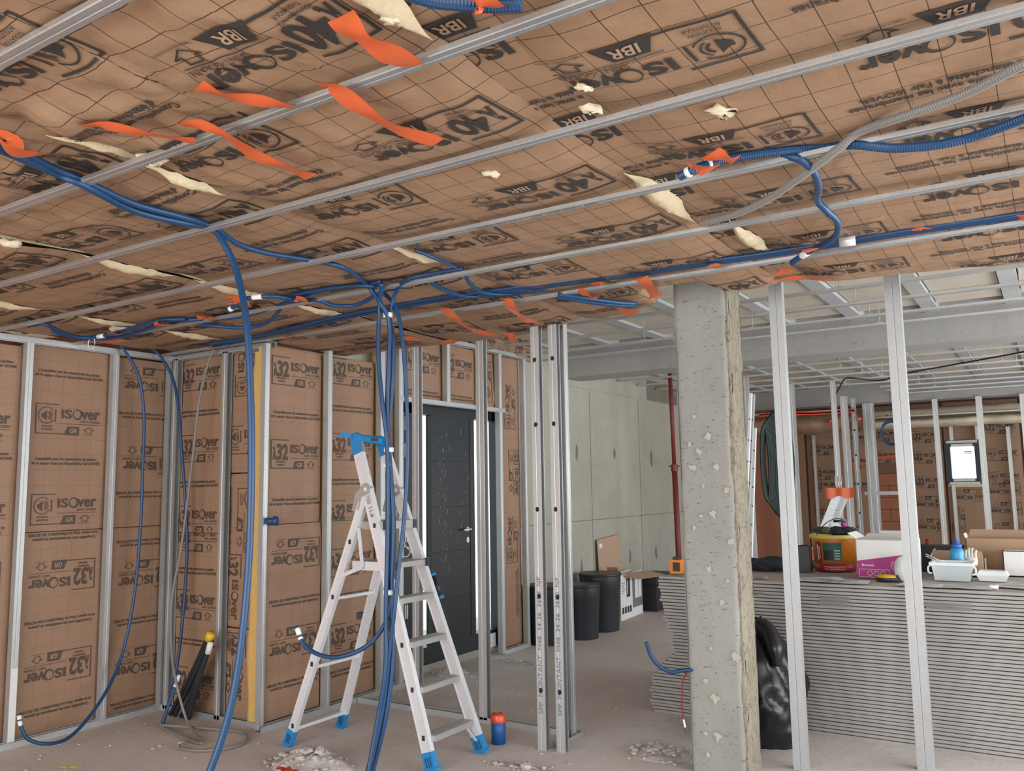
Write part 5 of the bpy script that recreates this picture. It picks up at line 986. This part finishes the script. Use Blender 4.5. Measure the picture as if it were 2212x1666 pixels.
# yellow and black hand tool
c2 = onstack(1915, 1257); T = thing('hand_sander', 'yellow and black hand tool lying before the magenta carton', 'tool', (c2[0], 5.66, TOPZ))
m = MB(); m.lathe([(.055, 0), (.062, .01), (.058, .022), (.03, .026), (0, .026)], (c2[0], 5.66, TOPZ), 20, sx=1.15, sy=.75); m.build('tool_base', K['charcoal'], T, smooth=True)
m = MB(); m.lathe([(.056, .018), (.058, .024), (.05, .036), (.02, .041), (0, .041)], (c2[0]-.004, 5.66, TOPZ), 20, sx=1.05, sy=.75); m.build('tool_cover', K['yellow_plastic'], T, smooth=True)
m = MB(); m.box((c2[0]+.068, 5.665, TOPZ+.02), (.04, .035, .04), .4); m.build('tool_handle', K['charcoal'], T)
# translucent tub
Yt = 5.80; xa, xb = at(2012, 1240, Y=Yt)[0], at(2100, 1240, Y=Yt)[0]; ht = at(2050, 1217, Y=Yt)[2]-TOPZ; cx = (xa+xb)/2; w_ = xb-xa
T = thing('storage_tub', 'translucent rectangular plastic tub with side handles on the stack', 'tub', (cx, Yt+.09, TOPZ))
m = MB(); t0, t1 = .86, 1.; V = []
for (k, z) in ((t0, 0), (t1, ht)):
    for (sx_, sy_) in ((-1, -1), (1, -1), (1, 1), (-1, 1)): V.append((cx+sx_*w_/2*k, Yt+.09+sy_*.09*k, TOPZ+z))
m.add(V, [(0, 1, 5, 4), (1, 2, 6, 5), (2, 3, 7, 6), (3, 0, 4, 7), (3, 2, 1, 0)]); m.build('tub_body', K['clear_plastic'], T)
m = MB(); 
for (cx_, cy_, dx, dy) in ((cx, Yt, w_+.02, .014), (cx, Yt+.18, w_+.02, .014), (cx-w_/2, Yt+.09, .014, .19), (cx+w_/2, Yt+.09, .014, .19)): m.box((cx_, cy_, TOPZ+ht-.006), (dx, dy, .018))
m.build('tub_rim', K['white_plastic'], T)
for s_ in (-1, 1): m = MB(); m.tube([(cx+s_*w_*.5, Yt+.02, TOPZ+ht-.015), (cx+s_*(w_*.5+.018), Yt+.02, TOPZ+ht-.03), (cx+s_*(w_*.5+.016), Yt+.02, TOPZ+ht-.06), (cx+s_*(w_*.49), Yt+.02, TOPZ+ht-.065)], .006, 6, sub=4); m.build('tub_handle', K['white_plastic'], T, smooth=True)
for k, lab in enumerate(('thin metal rod sticking out of the translucent tub, upper one', 'thin metal rod sticking out of the translucent tub, lower one')):
    m = MB(); m.tube([(cx-w_*.62, Yt+.02, TOPZ+ht+.05-.012*k), (cx-w_*.05, Yt+.05, TOPZ+ht-.015-.012*k)], .004, 6); m.build('metal_rod', K['steel'], None, lab, 'rod', smooth=True)
# cardboard pieces, bottle, gloves
pc = at(2050, 1230, Y=6.15); T, L, ux, uy, uz = carton('small_carton', 'small open brown carton behind the translucent tub', (at(2070, 1230, Y=6.12)[0], 6.20, TOPZ), .30, .16, .11, 0, 'card', open_top=True, flaps=(('f', 80, .05, 'card'),))
Yq = 6.03; c3 = np.array([at(2066, 1180, Y=Yq)[0], Yq, TOPZ]); k = (at(2066, 1163, Y=Yq)[2]-TOPZ)/.30
T = thing('chalk_bottle', 'blue squeeze bottle with nozzle cap on the board stack', 'bottle', tuple(c3))
m = MB(); m.lathe([(r*k*.93, z*k) for r, z in ((.050, 0), (.054, .006), (.054, .19), (.048, .215), (.036, .228))], c3, 24); m.build('bottle_body', K['bottle_blue'], T, smooth=True)
m = MB(); m.lathe([(r*k*.93, z*k) for r, z in ((.040, .225), (.040, .25), (.03, .258), (.014, .27), (.010, .295), (.006, .30))], c3, 20); m.build('nozzle_cap', K['cap_blue'], T, smooth=True)
for q_ in range(5): m = MB(); m.add([(c3[0]+.0512*k*math.sin(a), c3[1]-.0512*k*math.cos(a), c3[2]+(.06+.02*q_+dz_)*k) for dz_ in (0, .008) for a in np.linspace(-.3, .5-.1*(q_ % 2), 5)], [(j_, j_+1, j_+6, j_+5) for j_ in range(4)]); m.build('label_line', K['cap_blue'], T)
g = np.array([at(2098, 1213, Y=6.10)[0], 6.10, TOPZ+.06]); T = thing('work_glove', 'pale knitted work glove standing fingers up in the carton', 'glove', tuple(g))
m = MB(); m.lathe([(.020, 0), (.032, .02), (.034, .05), (.02, .065)], g, 12, sx=1.1, sy=.55); m.build('palm', K['glove'], T, smooth=True)
for j in range(4): m = MB(); m.tube([g+np.array([-.026+.017*j, 0, .05]), g+np.array([-.028+.018*j, -.004, .09+.012*(j in (1, 2))]), g+np.array([-.024+.019*j, -.014, .105+.012*(j in (1, 2))])], [.0095, .009, .007], 8, sub=4); m.build('finger', K['glove'], T, smooth=True)
m = MB(); m.tube([g+np.array([-.028, 0, .03]), g+np.array([-.05, -.006, .05]), g+np.array([-.055, -.01, .065])], [.010, .009, .006], 8, sub=4); m.build('thumb', K['glove'], T, smooth=True)
xa = at(2088, 1200, Y=6.40)[0]; hb2 = at(2088, 1163, Y=6.40)[2]-TOPZ
carton('shipping_carton', 'large open brown carton at the back of the stack', (xa+.42, 6.49, TOPZ), .84, .18, hb2, 0, 'card', open_top=True, flaps=(('b', 88, .05, 'card'), ('l', 70, .03, 'white_card')))
xa = at(2168, 1220, Y=6.24)[0]; hb3 = at(2168, 1190, Y=6.24)[2]-TOPZ
carton('white_carton', 'plain white carton at the right edge of the stack', (xa+.13, 6.30, TOPZ), .26, .12, hb3, 0, 'white_card', flaps=(('r', 10, .03, 'white_card'),))
p = at(2145, 1245, Y=5.92); T = thing('clamshell_tray', 'white foam takeaway tray lying on the stack', 'tray', (p[0], 5.93, TOPZ))
for (z0, z1, k0, k1, nm) in ((0, .035, .8, 1, 'tray_base'), (.035, .06, 1, .82, 'tray_lid')):
    V = [(p[0]+sx_*.085*k_, 5.93+sy_*.06*k_, TOPZ+z_) for (k_, z_) in ((k0, z0), (k1, z1)) for (sx_, sy_) in ((-1, -1), (1, -1), (1, 1), (-1, 1))]; m = MB(); m.add(V, [(0, 1, 5, 4), (1, 2, 6, 5), (2, 3, 7, 6), (3, 0, 4, 7), (3, 2, 1, 0), (4, 5, 6, 7)]); m.build(nm, K['white_plastic'], T)
m = MB(); c = at(2155, 1272, Y=5.50); m.lathe([(.018, 0), (.018, .02), (.012, .02), (.012, 0), (.018, 0)], (c[0]-.02, 5.5, TOPZ), 18, sx=1.4); m.build('tape_roll', K['white_plastic'], None, 'small white tape roll near the stack edge', 'tape', smooth=True)
m = MB(); c = at(1735, 1215, Y=6.0); m.box((c[0], 6.02, TOPZ+.085), (.10, .06, .17)); T = m.build('tool_case', K['charcoal'], None, 'small black tool case left of the orange bucket', 'case')
m = MB(); m.tube([(c[0]-.05, 5.985, TOPZ+.165), (c[0], 5.985, TOPZ+.178), (c[0]+.05, 5.985, TOPZ+.165), (c[0]+.052, 5.985, TOPZ+.02)], .005, 6, sub=5); m.build('case_rim', K['black_plastic'], T, smooth=True)
blob('rag', 'brown rag behind the black tool case', 'rag', np.array([at(1757, 1225, Y=6.3)[0], 6.3, TOPZ]), (.10, .10, .06), 'card', 12, .3, 10)
blob('dark_jacket', 'dark crumpled jacket beside the concrete column', 'jacket', np.array([at(1655, 1225, Y=6.0)[0], 6.02, TOPZ]), (.34, .20, .10), 'dark_cloth', 13, .45, 22)
m = MB(); c = at(1932, 1172, Y=6.45); m.box((c[0], 6.45, TOPZ+.13), (.17, .10, .26)); T = m.build('blue_white_carton', K['white_card'], None, 'white carton with blue band behind the magenta carton', 'box'); m = MB(); m.box((c[0], 6.45, TOPZ+.205), (.172, .102, .06)); m.build('blue_band', K['cap_blue'], T)
m = MB(); c = at(2004, 1175, Y=6.5); m.tube([(c[0], 6.5, TOPZ), (c[0], 6.5, at(2004, 1165, Y=6.5)[2])], .014, 8); m.build('red_marker', K['bucket_red'], None, 'red tube standing behind the right steel post', 'tube', smooth=True)
T = thing('black_crate', 'black tool crate behind the translucent tub', 'crate', (at(2030, 1200, Y=6.42)[0], 6.44, TOPZ)); c = WO[T.name]
m = MB(); m.box(c+np.array([0, 0, .075]), (.28, .12, .15)); m.build('crate_body', K['charcoal'], T); m = MB(); m.box(c+np.array([0, 0, .16]), (.29, .13, .02)); m.build('crate_lid', K['black_plastic'], T); m = MB(); m.bar(c+np.array([-.05, -.07, .10]), c+np.array([-.02, -.07, .15]), .008, .008); m.build('latch', K['aluminium'], T)
for lab, cx_, cy_, w_, d_, rz in (('printed sheet under the orange bucket', 1770, 1252, .30, .21, .5), ('printed sheet before the orange bucket', 1790, 1262, .29, .21, -.25), ('long printed plan sheet at the stack edge, left of the right post', 1815, 1258, .32, .20, .12), ('printed plan sheet behind the right post', 1985, 1272, .26, .18, -.15), ('printed sheet before the translucent tub', 2080, 1272, .28, .18, .06), ('white sheet at the right edge of the stack', 2205, 1268, .26, .2, -.3), ('small sheet before the dark jacket', 1640, 1250, .10, .08, .4)):
    p = onstack(cx_, cy_); yy = min(max(p[1], 5.5), 6.4); G = np.zeros((6, 6, 3)); kk = rnd.random()*9
    for i in range(6):
        for j in range(6):
            a, b_ = (i/5-.5)*w_, (j/5-.5)*d_; G[i, j] = (p[0]+a*math.cos(rz)-b_*math.sin(rz), yy+a*math.sin(rz)+b_*math.cos(rz), TOPZ+.0015+.004*float(vn(a*9+kk, b_*9, 3)))
    G[..., 1] = np.maximum(G[..., 1], 5.405); m = MB(); m.grid(G, flip=True); T = m.build('paper_sheet', K['paper'], None, lab, 'paper', 'loose papers on the stack')
    mm = MB()
    for i in range(5): y_ = -.3+.13*i; q = [np.array([p[0]+a*w_*math.cos(rz)-y_*d_*math.sin(rz), yy+a*w_*math.sin(rz)+y_*d_*math.cos(rz), TOPZ+.0065]) for a in (-.38, .30-.1*(i % 2))]; mm.bar(q[0], q[1], .004, .0006)
    mm.build('printed_lines', K['print_grey'], T)
T = thing('laser_level', 'orange and black laser level on the left end of the stack', 'tool', (at(1462, 1225, Y=5.55)[0], 5.55, TOPZ)); c = WO[T.name]
m = MB(); m.box(c+np.array([0, 0, .05]), (.075, .07, .09)); m.build('tool_body', K['orange_tool'], T); m = MB(); m.box(c+np.array([.012, -.001, .05]), (.05, .075, .06)); m.box(c+np.array([0, 0, .105]), (.04, .04, .02)); m.build('tool_grip', K['charcoal'], T)
#@@FLOOR
# ================================================================== things standing on the floor
def bin_(label, x, y, r, h, n=40):
    T = thing('black_bin', label, 'bin', (x, y, 0), 'round black plastic bins')
    m = MB(); m.lathe([(r*.86, 0), (r*.87, .01), (r*.97, h*.72), (r*.985, h*.73), (r*1.0, h-.03), (r*1.0, h), (r*.975, h), (r*.96, h-.03), (r*.84, .02), (0, .02)], (x, y, 0), n); m.build('bin_body', K['charcoal'], T, smooth=True)
    m = MB(); m.lathe([(r*.99, h-.028), (r*1.035, h-.026), (r*1.045, h-.008), (r*1.03, h+.002), (r*.97, h)], (x, y, 0), n); m.build('bin_rim', K['charcoal'], T, smooth=True); return T
bin_('round black bin nearest the camera beside the printed studs', -4.06, 7.60, .185, .52)
bin_('round black bin behind the nearest bin, beside the window carton', -4.10, 8.10, .215, .58)
bin_('black bin half hidden behind the last wall stud', -4.22, 7.17, .17, .55)
# open window carton
T, L, ux, uy, uz = carton('window_carton', 'open white and green window carton beside the black bins', (-4.23, 9.00, 0), .68, .14, .50, PI/2+.06, 'white_card', open_top=True, flaps=(('l', 60, .1, 'card'),))
# its long front face looks to +X, i.e. local -y
b0 = -.0715
decal(T, L, ux, uz, (b0, [(.02, .10), (.335, .10), (.335, .48), (.02, .48)]), 'print_grey', 'printed_picture')
decal(T, L, ux, uz, (b0-.001, [(.10, .20), (.30, .20), (.30, .42), (.10, .42)]), 'white_plastic', 'printed_window'); decal(T, L, ux, uz, (b0-.002, [(.195, .20), (.205, .20), (.205, .42), (.195, .42)]), 'print_grey', 'printed_mullion')
decal(T, L, ux, uz, (b0, [(-.16, .24), (-.05, .24), (-.05, .44), (-.16, .44)]), 'print_dark', 'printed_drawing'); decal(T, L, ux, uz, (b0-.001, [(-.14, .27), (-.12, .27), (-.12, .42), (-.14, .42)]), 'white_card', 'printed_slit')
for k in range(4): decal(T, L, ux, uz, (b0, [(-.30+.075*k, .07), (-.245+.075*k, .07), (-.245+.075*k, .14), (-.30+.075*k, .14)]), 'print_dark', 'printed_icon')
for k in range(6): decal(T, L, ux, uz, (b0, [(-.30, .40-.022*k), (-.20-.02*(k % 3), .40-.022*k), (-.20-.02*(k % 3), .408-.022*k), (-.30, .408-.022*k)]), 'print_grey', 'printed_line')
m = MB(); P = [L(-.3415, -.068, 0), L(-.3415, .068, 0)]
for (z0, z1) in ((.30, .45), (.06, .22)): m.add([L(-.3415, -.066, z0), L(-.3415, .066, z0), L(-.3415, .066, z1), L(-.3415, -.066, z1-.04)], [(0, 1, 2, 3)])
m.build('green_panel', K['lime'], T)
m = MB(); o = np.array([-4.18, 8.72, .50]); m.prism([(0, 0), (.62, .02), (.70, .22), (.10, .20)], o, (.12, .95, .0), (.9, .1, -.28), (0, 0, .004)); m.build('flap', K['card_light'], T)
m = MB(); m.prism([(0, 0), (.58, 0), (.58, .42), (0, .42)], (-4.37, 8.62, .46), (0, 1, .06), (-.05, 0, 1), (.004, 0, 0)); fl_ = m.build('cardboard_sheet', K['card_light'], None, 'brown cardboard sheet leaning on the concrete wall', 'cardboard')
m = MB(); m.box((-4.383, 8.70, .80), (.002, .075, .07)); m.build('white_sticker', K['white_card'], fl_)
T = thing('black_crate', 'black plastic crate behind the window carton', 'crate', (-4.2, 9.75, 0)); m = MB(); V = [(-4.2+sx_*.14*k_, 9.75+sy_*.28*k_, z_) for (k_, z_) in ((.9, 0), (1, .42)) for (sx_, sy_) in ((-1, -1), (1, -1), (1, 1), (-1, 1))]; m.add(V, [(0, 1, 5, 4), (1, 2, 6, 5), (2, 3, 7, 6), (3, 0, 4, 7), (3, 2, 1, 0), (4, 5, 6, 7)]); m.build('crate_body', K['charcoal'], T)
m = MB(); m.box((-4.2, 9.75, .30), (.3, .58, .02)); m.build('crate_rib', K['black_plastic'], T); m = MB(); m.box((-4.053, 9.72, .36), (.004, .05, .05)); m.build('sticker', K['white_card'], T)
# red steel prop
a, b_ = np.array([-3.80, 9.5, 2.93]), np.array([-3.77, 9.5, .0]); mid = a+(b_-a)*.42
T = thing('steel_prop', 'dark red telescopic steel prop beside the concrete column', 'prop', tuple(b_)); m = MB(); m.tube([a, mid], .024, 12); m.build('inner_tube', K['red_paint'], T, smooth=True); m = MB(); m.tube([mid, b_], .033, 12); m.build('outer_tube', K['red_paint'], T, smooth=True)
m = MB(); m.tube([mid+np.array([0, 0, .02]), mid-np.array([0, 0, .06])], .042, 12); m.bar(mid+np.array([-.07, 0, 0]), mid+np.array([.07, 0, 0]), .012, .012); m.build('collar', K['red_paint'], T); 
for p in (a, b_): m = MB(); m.box(p+np.array([0, 0, .004 if p is b_ else .0]), (.14, .14, .008)); m.build('end_plate', K['red_paint'], T)
# leaning profiles, coils, brown plank near the column
for i, (xa, xb) in enumerate(((1622, 1602), (1628, 1608), (1631, 1619))):
    p0 = at(xb, 1300, Y=7.0+.05*i); p1 = at(xa, (850, 852, 925)[i], Y=7.25+.05*i); d = (p1-p0)/(p1[2]-p0[2]); p0 = p0-d*p0[2]
    m = MB(); m.bar(p0, p1, .022, .03, (0, 1, 0)); T = m.build('leaning_profile', K['white_plastic'] if i != 1 else K['steel_far'], None, ('pale slotted profile leaning behind the column, leftmost', 'tall slotted profile leaning behind the column, middle', 'shorter slotted profile leaning behind the column, rightmost')[i], 'profile', 'profiles leaning behind the column')
    for k in range(7): q = p0+(p1-p0)*(.42+.08*k)+np.array([.004, -.0165, 0]); m = MB(); m.box(q, (.007, .004, .014)); m.build('slot', K['hole'], T)
T = thing('cable_coil', 'hanging coil of dark green and black conduits beyond the column', 'coil', tuple(at(1660, 1000, Y=9.6)))
for k in range(16):
    c = at(1653+1.5*k, 1000, Y=9.6); rx = .03+.009*k; ph = [(c[0]+rx*math.sin(t_)*.9, 9.6+.01*k+.06*math.sin(t_), c[2]+.42*math.cos(t_)*(1+.03*k)) for t_ in np.linspace(0, 2*PI, 26)]
    m = MB(); m.tube(ph, .0125, 6, cap=False); m.build('coil_loop', K[('green_cable', 'green_cable', 'black_plastic', 'green_cable')[k % 4]], T, smooth=True)
m = MB(); c = at(1668, 1150, Y=12.2); m.box((c[0], 12.2, 1.0), (.16, .03, 2.0)); m.build('wooden_plank', K['wood'], None, 'reddish brown plank upright below the green coil', 'plank')
T = thing('cable_coil', 'coil of blue cable hanging in front of the far panels', 'coil', tuple(at(1930, 935, Y=12.81)))
for k in range(4):
    c = at(1930, 935, Y=12.81); m = MB(); m.tube([(c[0]+.13*math.cos(t_)-.02, 12.81-.015*k, c[2]+(.15+.01*k)*math.sin(t_)) for t_ in np.linspace(0, 2*PI, 24)], .011, 6, cap=False); m.build('coil_loop', K['blue_dark'], T, smooth=True)
m = MB(); m.tube([(c[0]-.02, 12.81, c[2]+.15), (c[0]-.02, 12.81, 2.738)], .003, 5); m.build('tie_wire', K['black_plastic'], T)
# far small ladder
def far_ladder():
    Y0 = 9.6; T = thing('far_stepladder', 'small aluminium ladder with orange cloth at the far stack end', 'ladder', tuple(at(1790, 1200, Y=Y0)*np.array([1, 1, 0])))
    top = at(1812, 1060, Y=Y0); foot = at(1742, 1235, Y=Y0); d = foot-top; d = d/(-d[2]); f0 = top+d*top[2]
    for s_ in (0, .28): m = MB(); o = np.array([.1*s_, s_, 0]); m.bar(top+o, f0+o, .03, .075, np.cross(f0-top, (0, 1, 0))); m.build('rail', K['aluminium'], T)
    for k in range(1, 6): a = top+(f0-top)*k/6; m = MB(); m.bar(a, a+np.array([.028, .28, 0]), .06, .025, (0, 0, 1)); m.build('tread', K['alu_grey'], T)
    m = MB(); a = top+(f0-top)*.12+np.array([0, -.017, 0]); m.bar(top+(f0-top)*.42+np.array([0, -.017, 0]), top+(f0-top)*.62+np.array([0, -.017, 0]), .003, .05, np.cross(f0-top, (0, 1, 0))); m.build('red_label', K['red_tape'], T)
    h = at(1800, 1127, Y=Y0); r = at(1838, 1190, Y=Y0); dr = (r-h)/(h[2]-r[2])
    for s_ in (0, .28): m = MB(); o = np.array([.1*s_, s_, 0]); m.bar(h+o, h+dr*h[2]+o, .03, .07, np.cross(dr, (0, 1, 0))); m.build('rear_rail', K['aluminium'], T)
    return T, top
_, tp = far_ladder()
m = MB(); G = np.zeros((9, 9, 3))
for i in range(9):
    for j in range(9): a, b_ = (i/8-.5)*.30, (j/8)*.12; G[i, j] = (tp[0]+a+.02, tp[1]-.05-.012*math.sin(i*1.7), tp[2]+.03-b_*(.85+.15*math.sin(i*1.3)))
m.grid(G); m.build('orange_cloth', K['orange_tape'], None, 'orange cloth draped over the far ladder top', 'cloth', smooth=True)
for i in range(3): m = MB(); m.tube([(tp[0]-.02+.02*i, tp[1]-.02, tp[2]), (tp[0]-.03+.035*i, tp[1]-.02, tp[2]+.15)], .006, 6); m.build('screwdriver', K['steel'], None, ('screwdriver in the far ladder cloth, left one', 'screwdriver in the far ladder cloth, middle one', 'screwdriver in the far ladder cloth, right one')[i], 'tool', smooth=True)
# rubbish bag
def bag():
    c = np.array([-1.60, 5.10, 0]); n, na = 40, 60; G = np.zeros((n+1, na+1, 3))
    for i in range(n+1):
        t_ = i/n; z = .70*t_; r = .25*(1-.9*max(0, (t_-.45)/.55)**1.8)*(.82+.18*min(1, t_/.12)); r = max(r, .01)
        for j in range(na+1):
            a = 2*PI*(j % na)/na; f = float(fbm(math.cos(a)*2.2+t_*2, math.sin(a)*2.2+t_*4, 4, 3)); g_ = abs(float(fbm(math.cos(a)*5+t_*6, math.sin(a)*5-t_*5, 9, 2))); rr = r*(1+.22*f-.14*g_)
            G[i, j] = c+np.array([rr*math.cos(a)*1.1+.05*t_, rr*math.sin(a)*.85, z+.02*f*(t_ > .05)])
    G[:, -1] = G[:, 0]; m = MB(); m.grid(G); T = thing('rubbish_bag', 'black rubbish bag slumped between column and board stack', 'bag', tuple(c)); m.build('bag_body', K['bag'], T, smooth=True)
    m = MB(); tp_ = c+np.array([.03, 0, .60]); m.tube([tp_+np.array([.02, 0, -.02]), tp_+np.array([.05, -.05, .06]), tp_+np.array([.11, -.09, .04]), tp_+np.array([.15, -.12, -.05]), tp_+np.array([.16, -.14, -.14])], [.06, .05, .045, .05, .02], 12, sub=6); m.build('twisted_neck', K['bag'], T, smooth=True)
bag()
# capped drain pipe
c = at(1077, 1606, Z=0); T = thing('pipe_stub', 'blue pipe stub capped with orange tape on the floor', 'pipe', tuple(c))
m = MB(); m.lathe([(.042, 0), (.042, .155), (.038, .155), (.038, 0)], c, 24); m.build('pipe_wall', K['blue_pipe'], T, smooth=True)
m = MB(); m.lathe([(.048, .125), (.0445, .135), (.045, .160), (.040, .168), (.02, .172), (0, .170)], c, 20); m.v[0] = m.v[0]+np.array([[rnd.uniform(-.004, .004), rnd.uniform(-.004, .004), rnd.uniform(-.008, .004)] for _ in m.v[0]]); m.build('tape_cap', K['red_tape'], T, smooth=True)
# rubble
def stone_mesh(seed, n=5):
    r_ = random.Random(seed); bmx = bmesh.new(); bmesh.ops.create_icosphere(bmx, subdivisions=1, radius=1)
    for v in bmx.verts: v.co *= r_.uniform(.65, 1.15); v.co.z *= .7
    me = bpy.data.meshes.new('stone'); bmx.to_mesh(me); bmx.free(); me.materials.append(K['stone']); return me
STN = [stone_mesh(i) for i in range(6)]
def mound(label, cx, cy, R_, H_, seed, nst, rx=1.6):
    c = np.array([cx, cy, 0]); T = thing('rubble_heap', label, 'rubble', tuple(c)); n, na = 22, 56; G = np.zeros((n+1, na+1, 3))
    for i in range(n+1):
        for j in range(na+1):
            r = i/n; a = 2*PI*(j % na)/na; x, y = r*math.cos(a), r*math.sin(a); h = H_*max(0, 1-r**1.5)*(1+.5*float(fbm(x*3, y*3, seed, 3)))+.016*float(fbm(x*14, y*14, seed+2, 2))*(1-r)-.004*(r > .95)
            G[i, j] = c+np.array([x*R_*rx*(1+.15*math.sin(3*a)), y*R_, h])
    m = MB(); m.grid(G); m.build('dust_pile', K['stone'], T, smooth=True)
    r_ = random.Random(seed)
    for k in range(nst):
        a = r_.uniform(0, 2*PI); r = r_.random()**.7*1.15; x, y = r*math.cos(a), r*math.sin(a); s = r_.uniform(.006, .026)*(1.3-r*.6); h = max(0, H_*(1-min(1, r)**1.5))
        o = bpy.data.objects.new('stone', STN[k % 6]); COL.objects.link(o); o.parent = T; o.location = (x*R_*rx, y*R_, h+s*.25); o.scale = (s*r_.uniform(.8, 1.4), s, s); o.rotation_euler = (0, 0, r_.uniform(0, 6))
c = at(668, 1655, Z=0); mound('grey rubble heap on the floor in front of the ladder', c[0], c[1], .17, .085, 31, 120)
c = at(1440, 1625, Z=0); mound('low scatter of grey rubble at the foot of the column', c[0]-.02, c[1]-.05, .16, .03, 32, 60, 1.3)
c = at(1090, 1650, Z=0); mound('thin reddish rubble streak right of the ladder foot', c[0]+.15, c[1]-.02, .06, .012, 33, 30, 4.0)
c = at(960, 1455, Z=0); mound('broken mortar lumps below the door sill', c[0]+.1, c[1], .10, .04, 34, 30, 2.2)
c = at(1120, 1432, Z=0); mound('scattered chips on the floor right of the partition', c[0], c[1], .12, .01, 35, 30, 2.0)
T = thing('floor_debris', 'small grey chips strewn over the dusty floor', 'debris', (-3, 4.0, 0), kind='stuff')
m = MB(); r_ = random.Random(5); ico = bmesh.new(); bmesh.ops.create_icosphere(ico, subdivisions=0 or 1, radius=1); IV = np.array([v.co[:] for v in ico.verts]); IF = [[v.index for v in f.verts] for f in ico.faces]; ico.free()
for k in range(420):
    x, y = r_.uniform(-5.2, -.2), r_.uniform(2.2, 7.5); s = r_.uniform(.003, .011)
    if (x < -4.25 and y > 3.7) or (x > -2.45 and y > 4.2) or (-4.0 < x < -2.8 and 3.6 < y < 4.2): continue
    m.add(IV*np.array([s*r_.uniform(.8, 1.6), s, s*.6])*(1+.2*np.sin(IV[:, [1, 2, 0]]*5+k))+np.array([x, y, s*.3]), IF)
m.build('chips', K['stone'], T).__setitem__('kind', 'stuff')
c = at(622, 1660, Z=.07); m = MB(); G = np.zeros((6, 4, 3))
for i in range(6):
    for j in range(4): G[i, j] = c+np.array([(i/5-.5)*.13, (j/3-.5)*.05, -.008+.012*math.sin(i*2.2+j*1.3)])
m.grid(G); m.build('tape_scrap', K['red_tape'], None, 'crumpled orange tape scrap on the rubble heap', 'tape', smooth=True)
T = thing('chalk_mark', 'yellow spray cross marked on the floor at the left', 'mark', tuple(at(148, 1657, Z=0)))
c = at(148, 1657, Z=.0012)
for a in (.5, -.9): m = MB(); d = np.array([math.cos(a), math.sin(a), 0])*.05; m.bar(c-d, c+d, .010, .0012); m.build('chalk_stroke', K['chalk_yellow'], T)
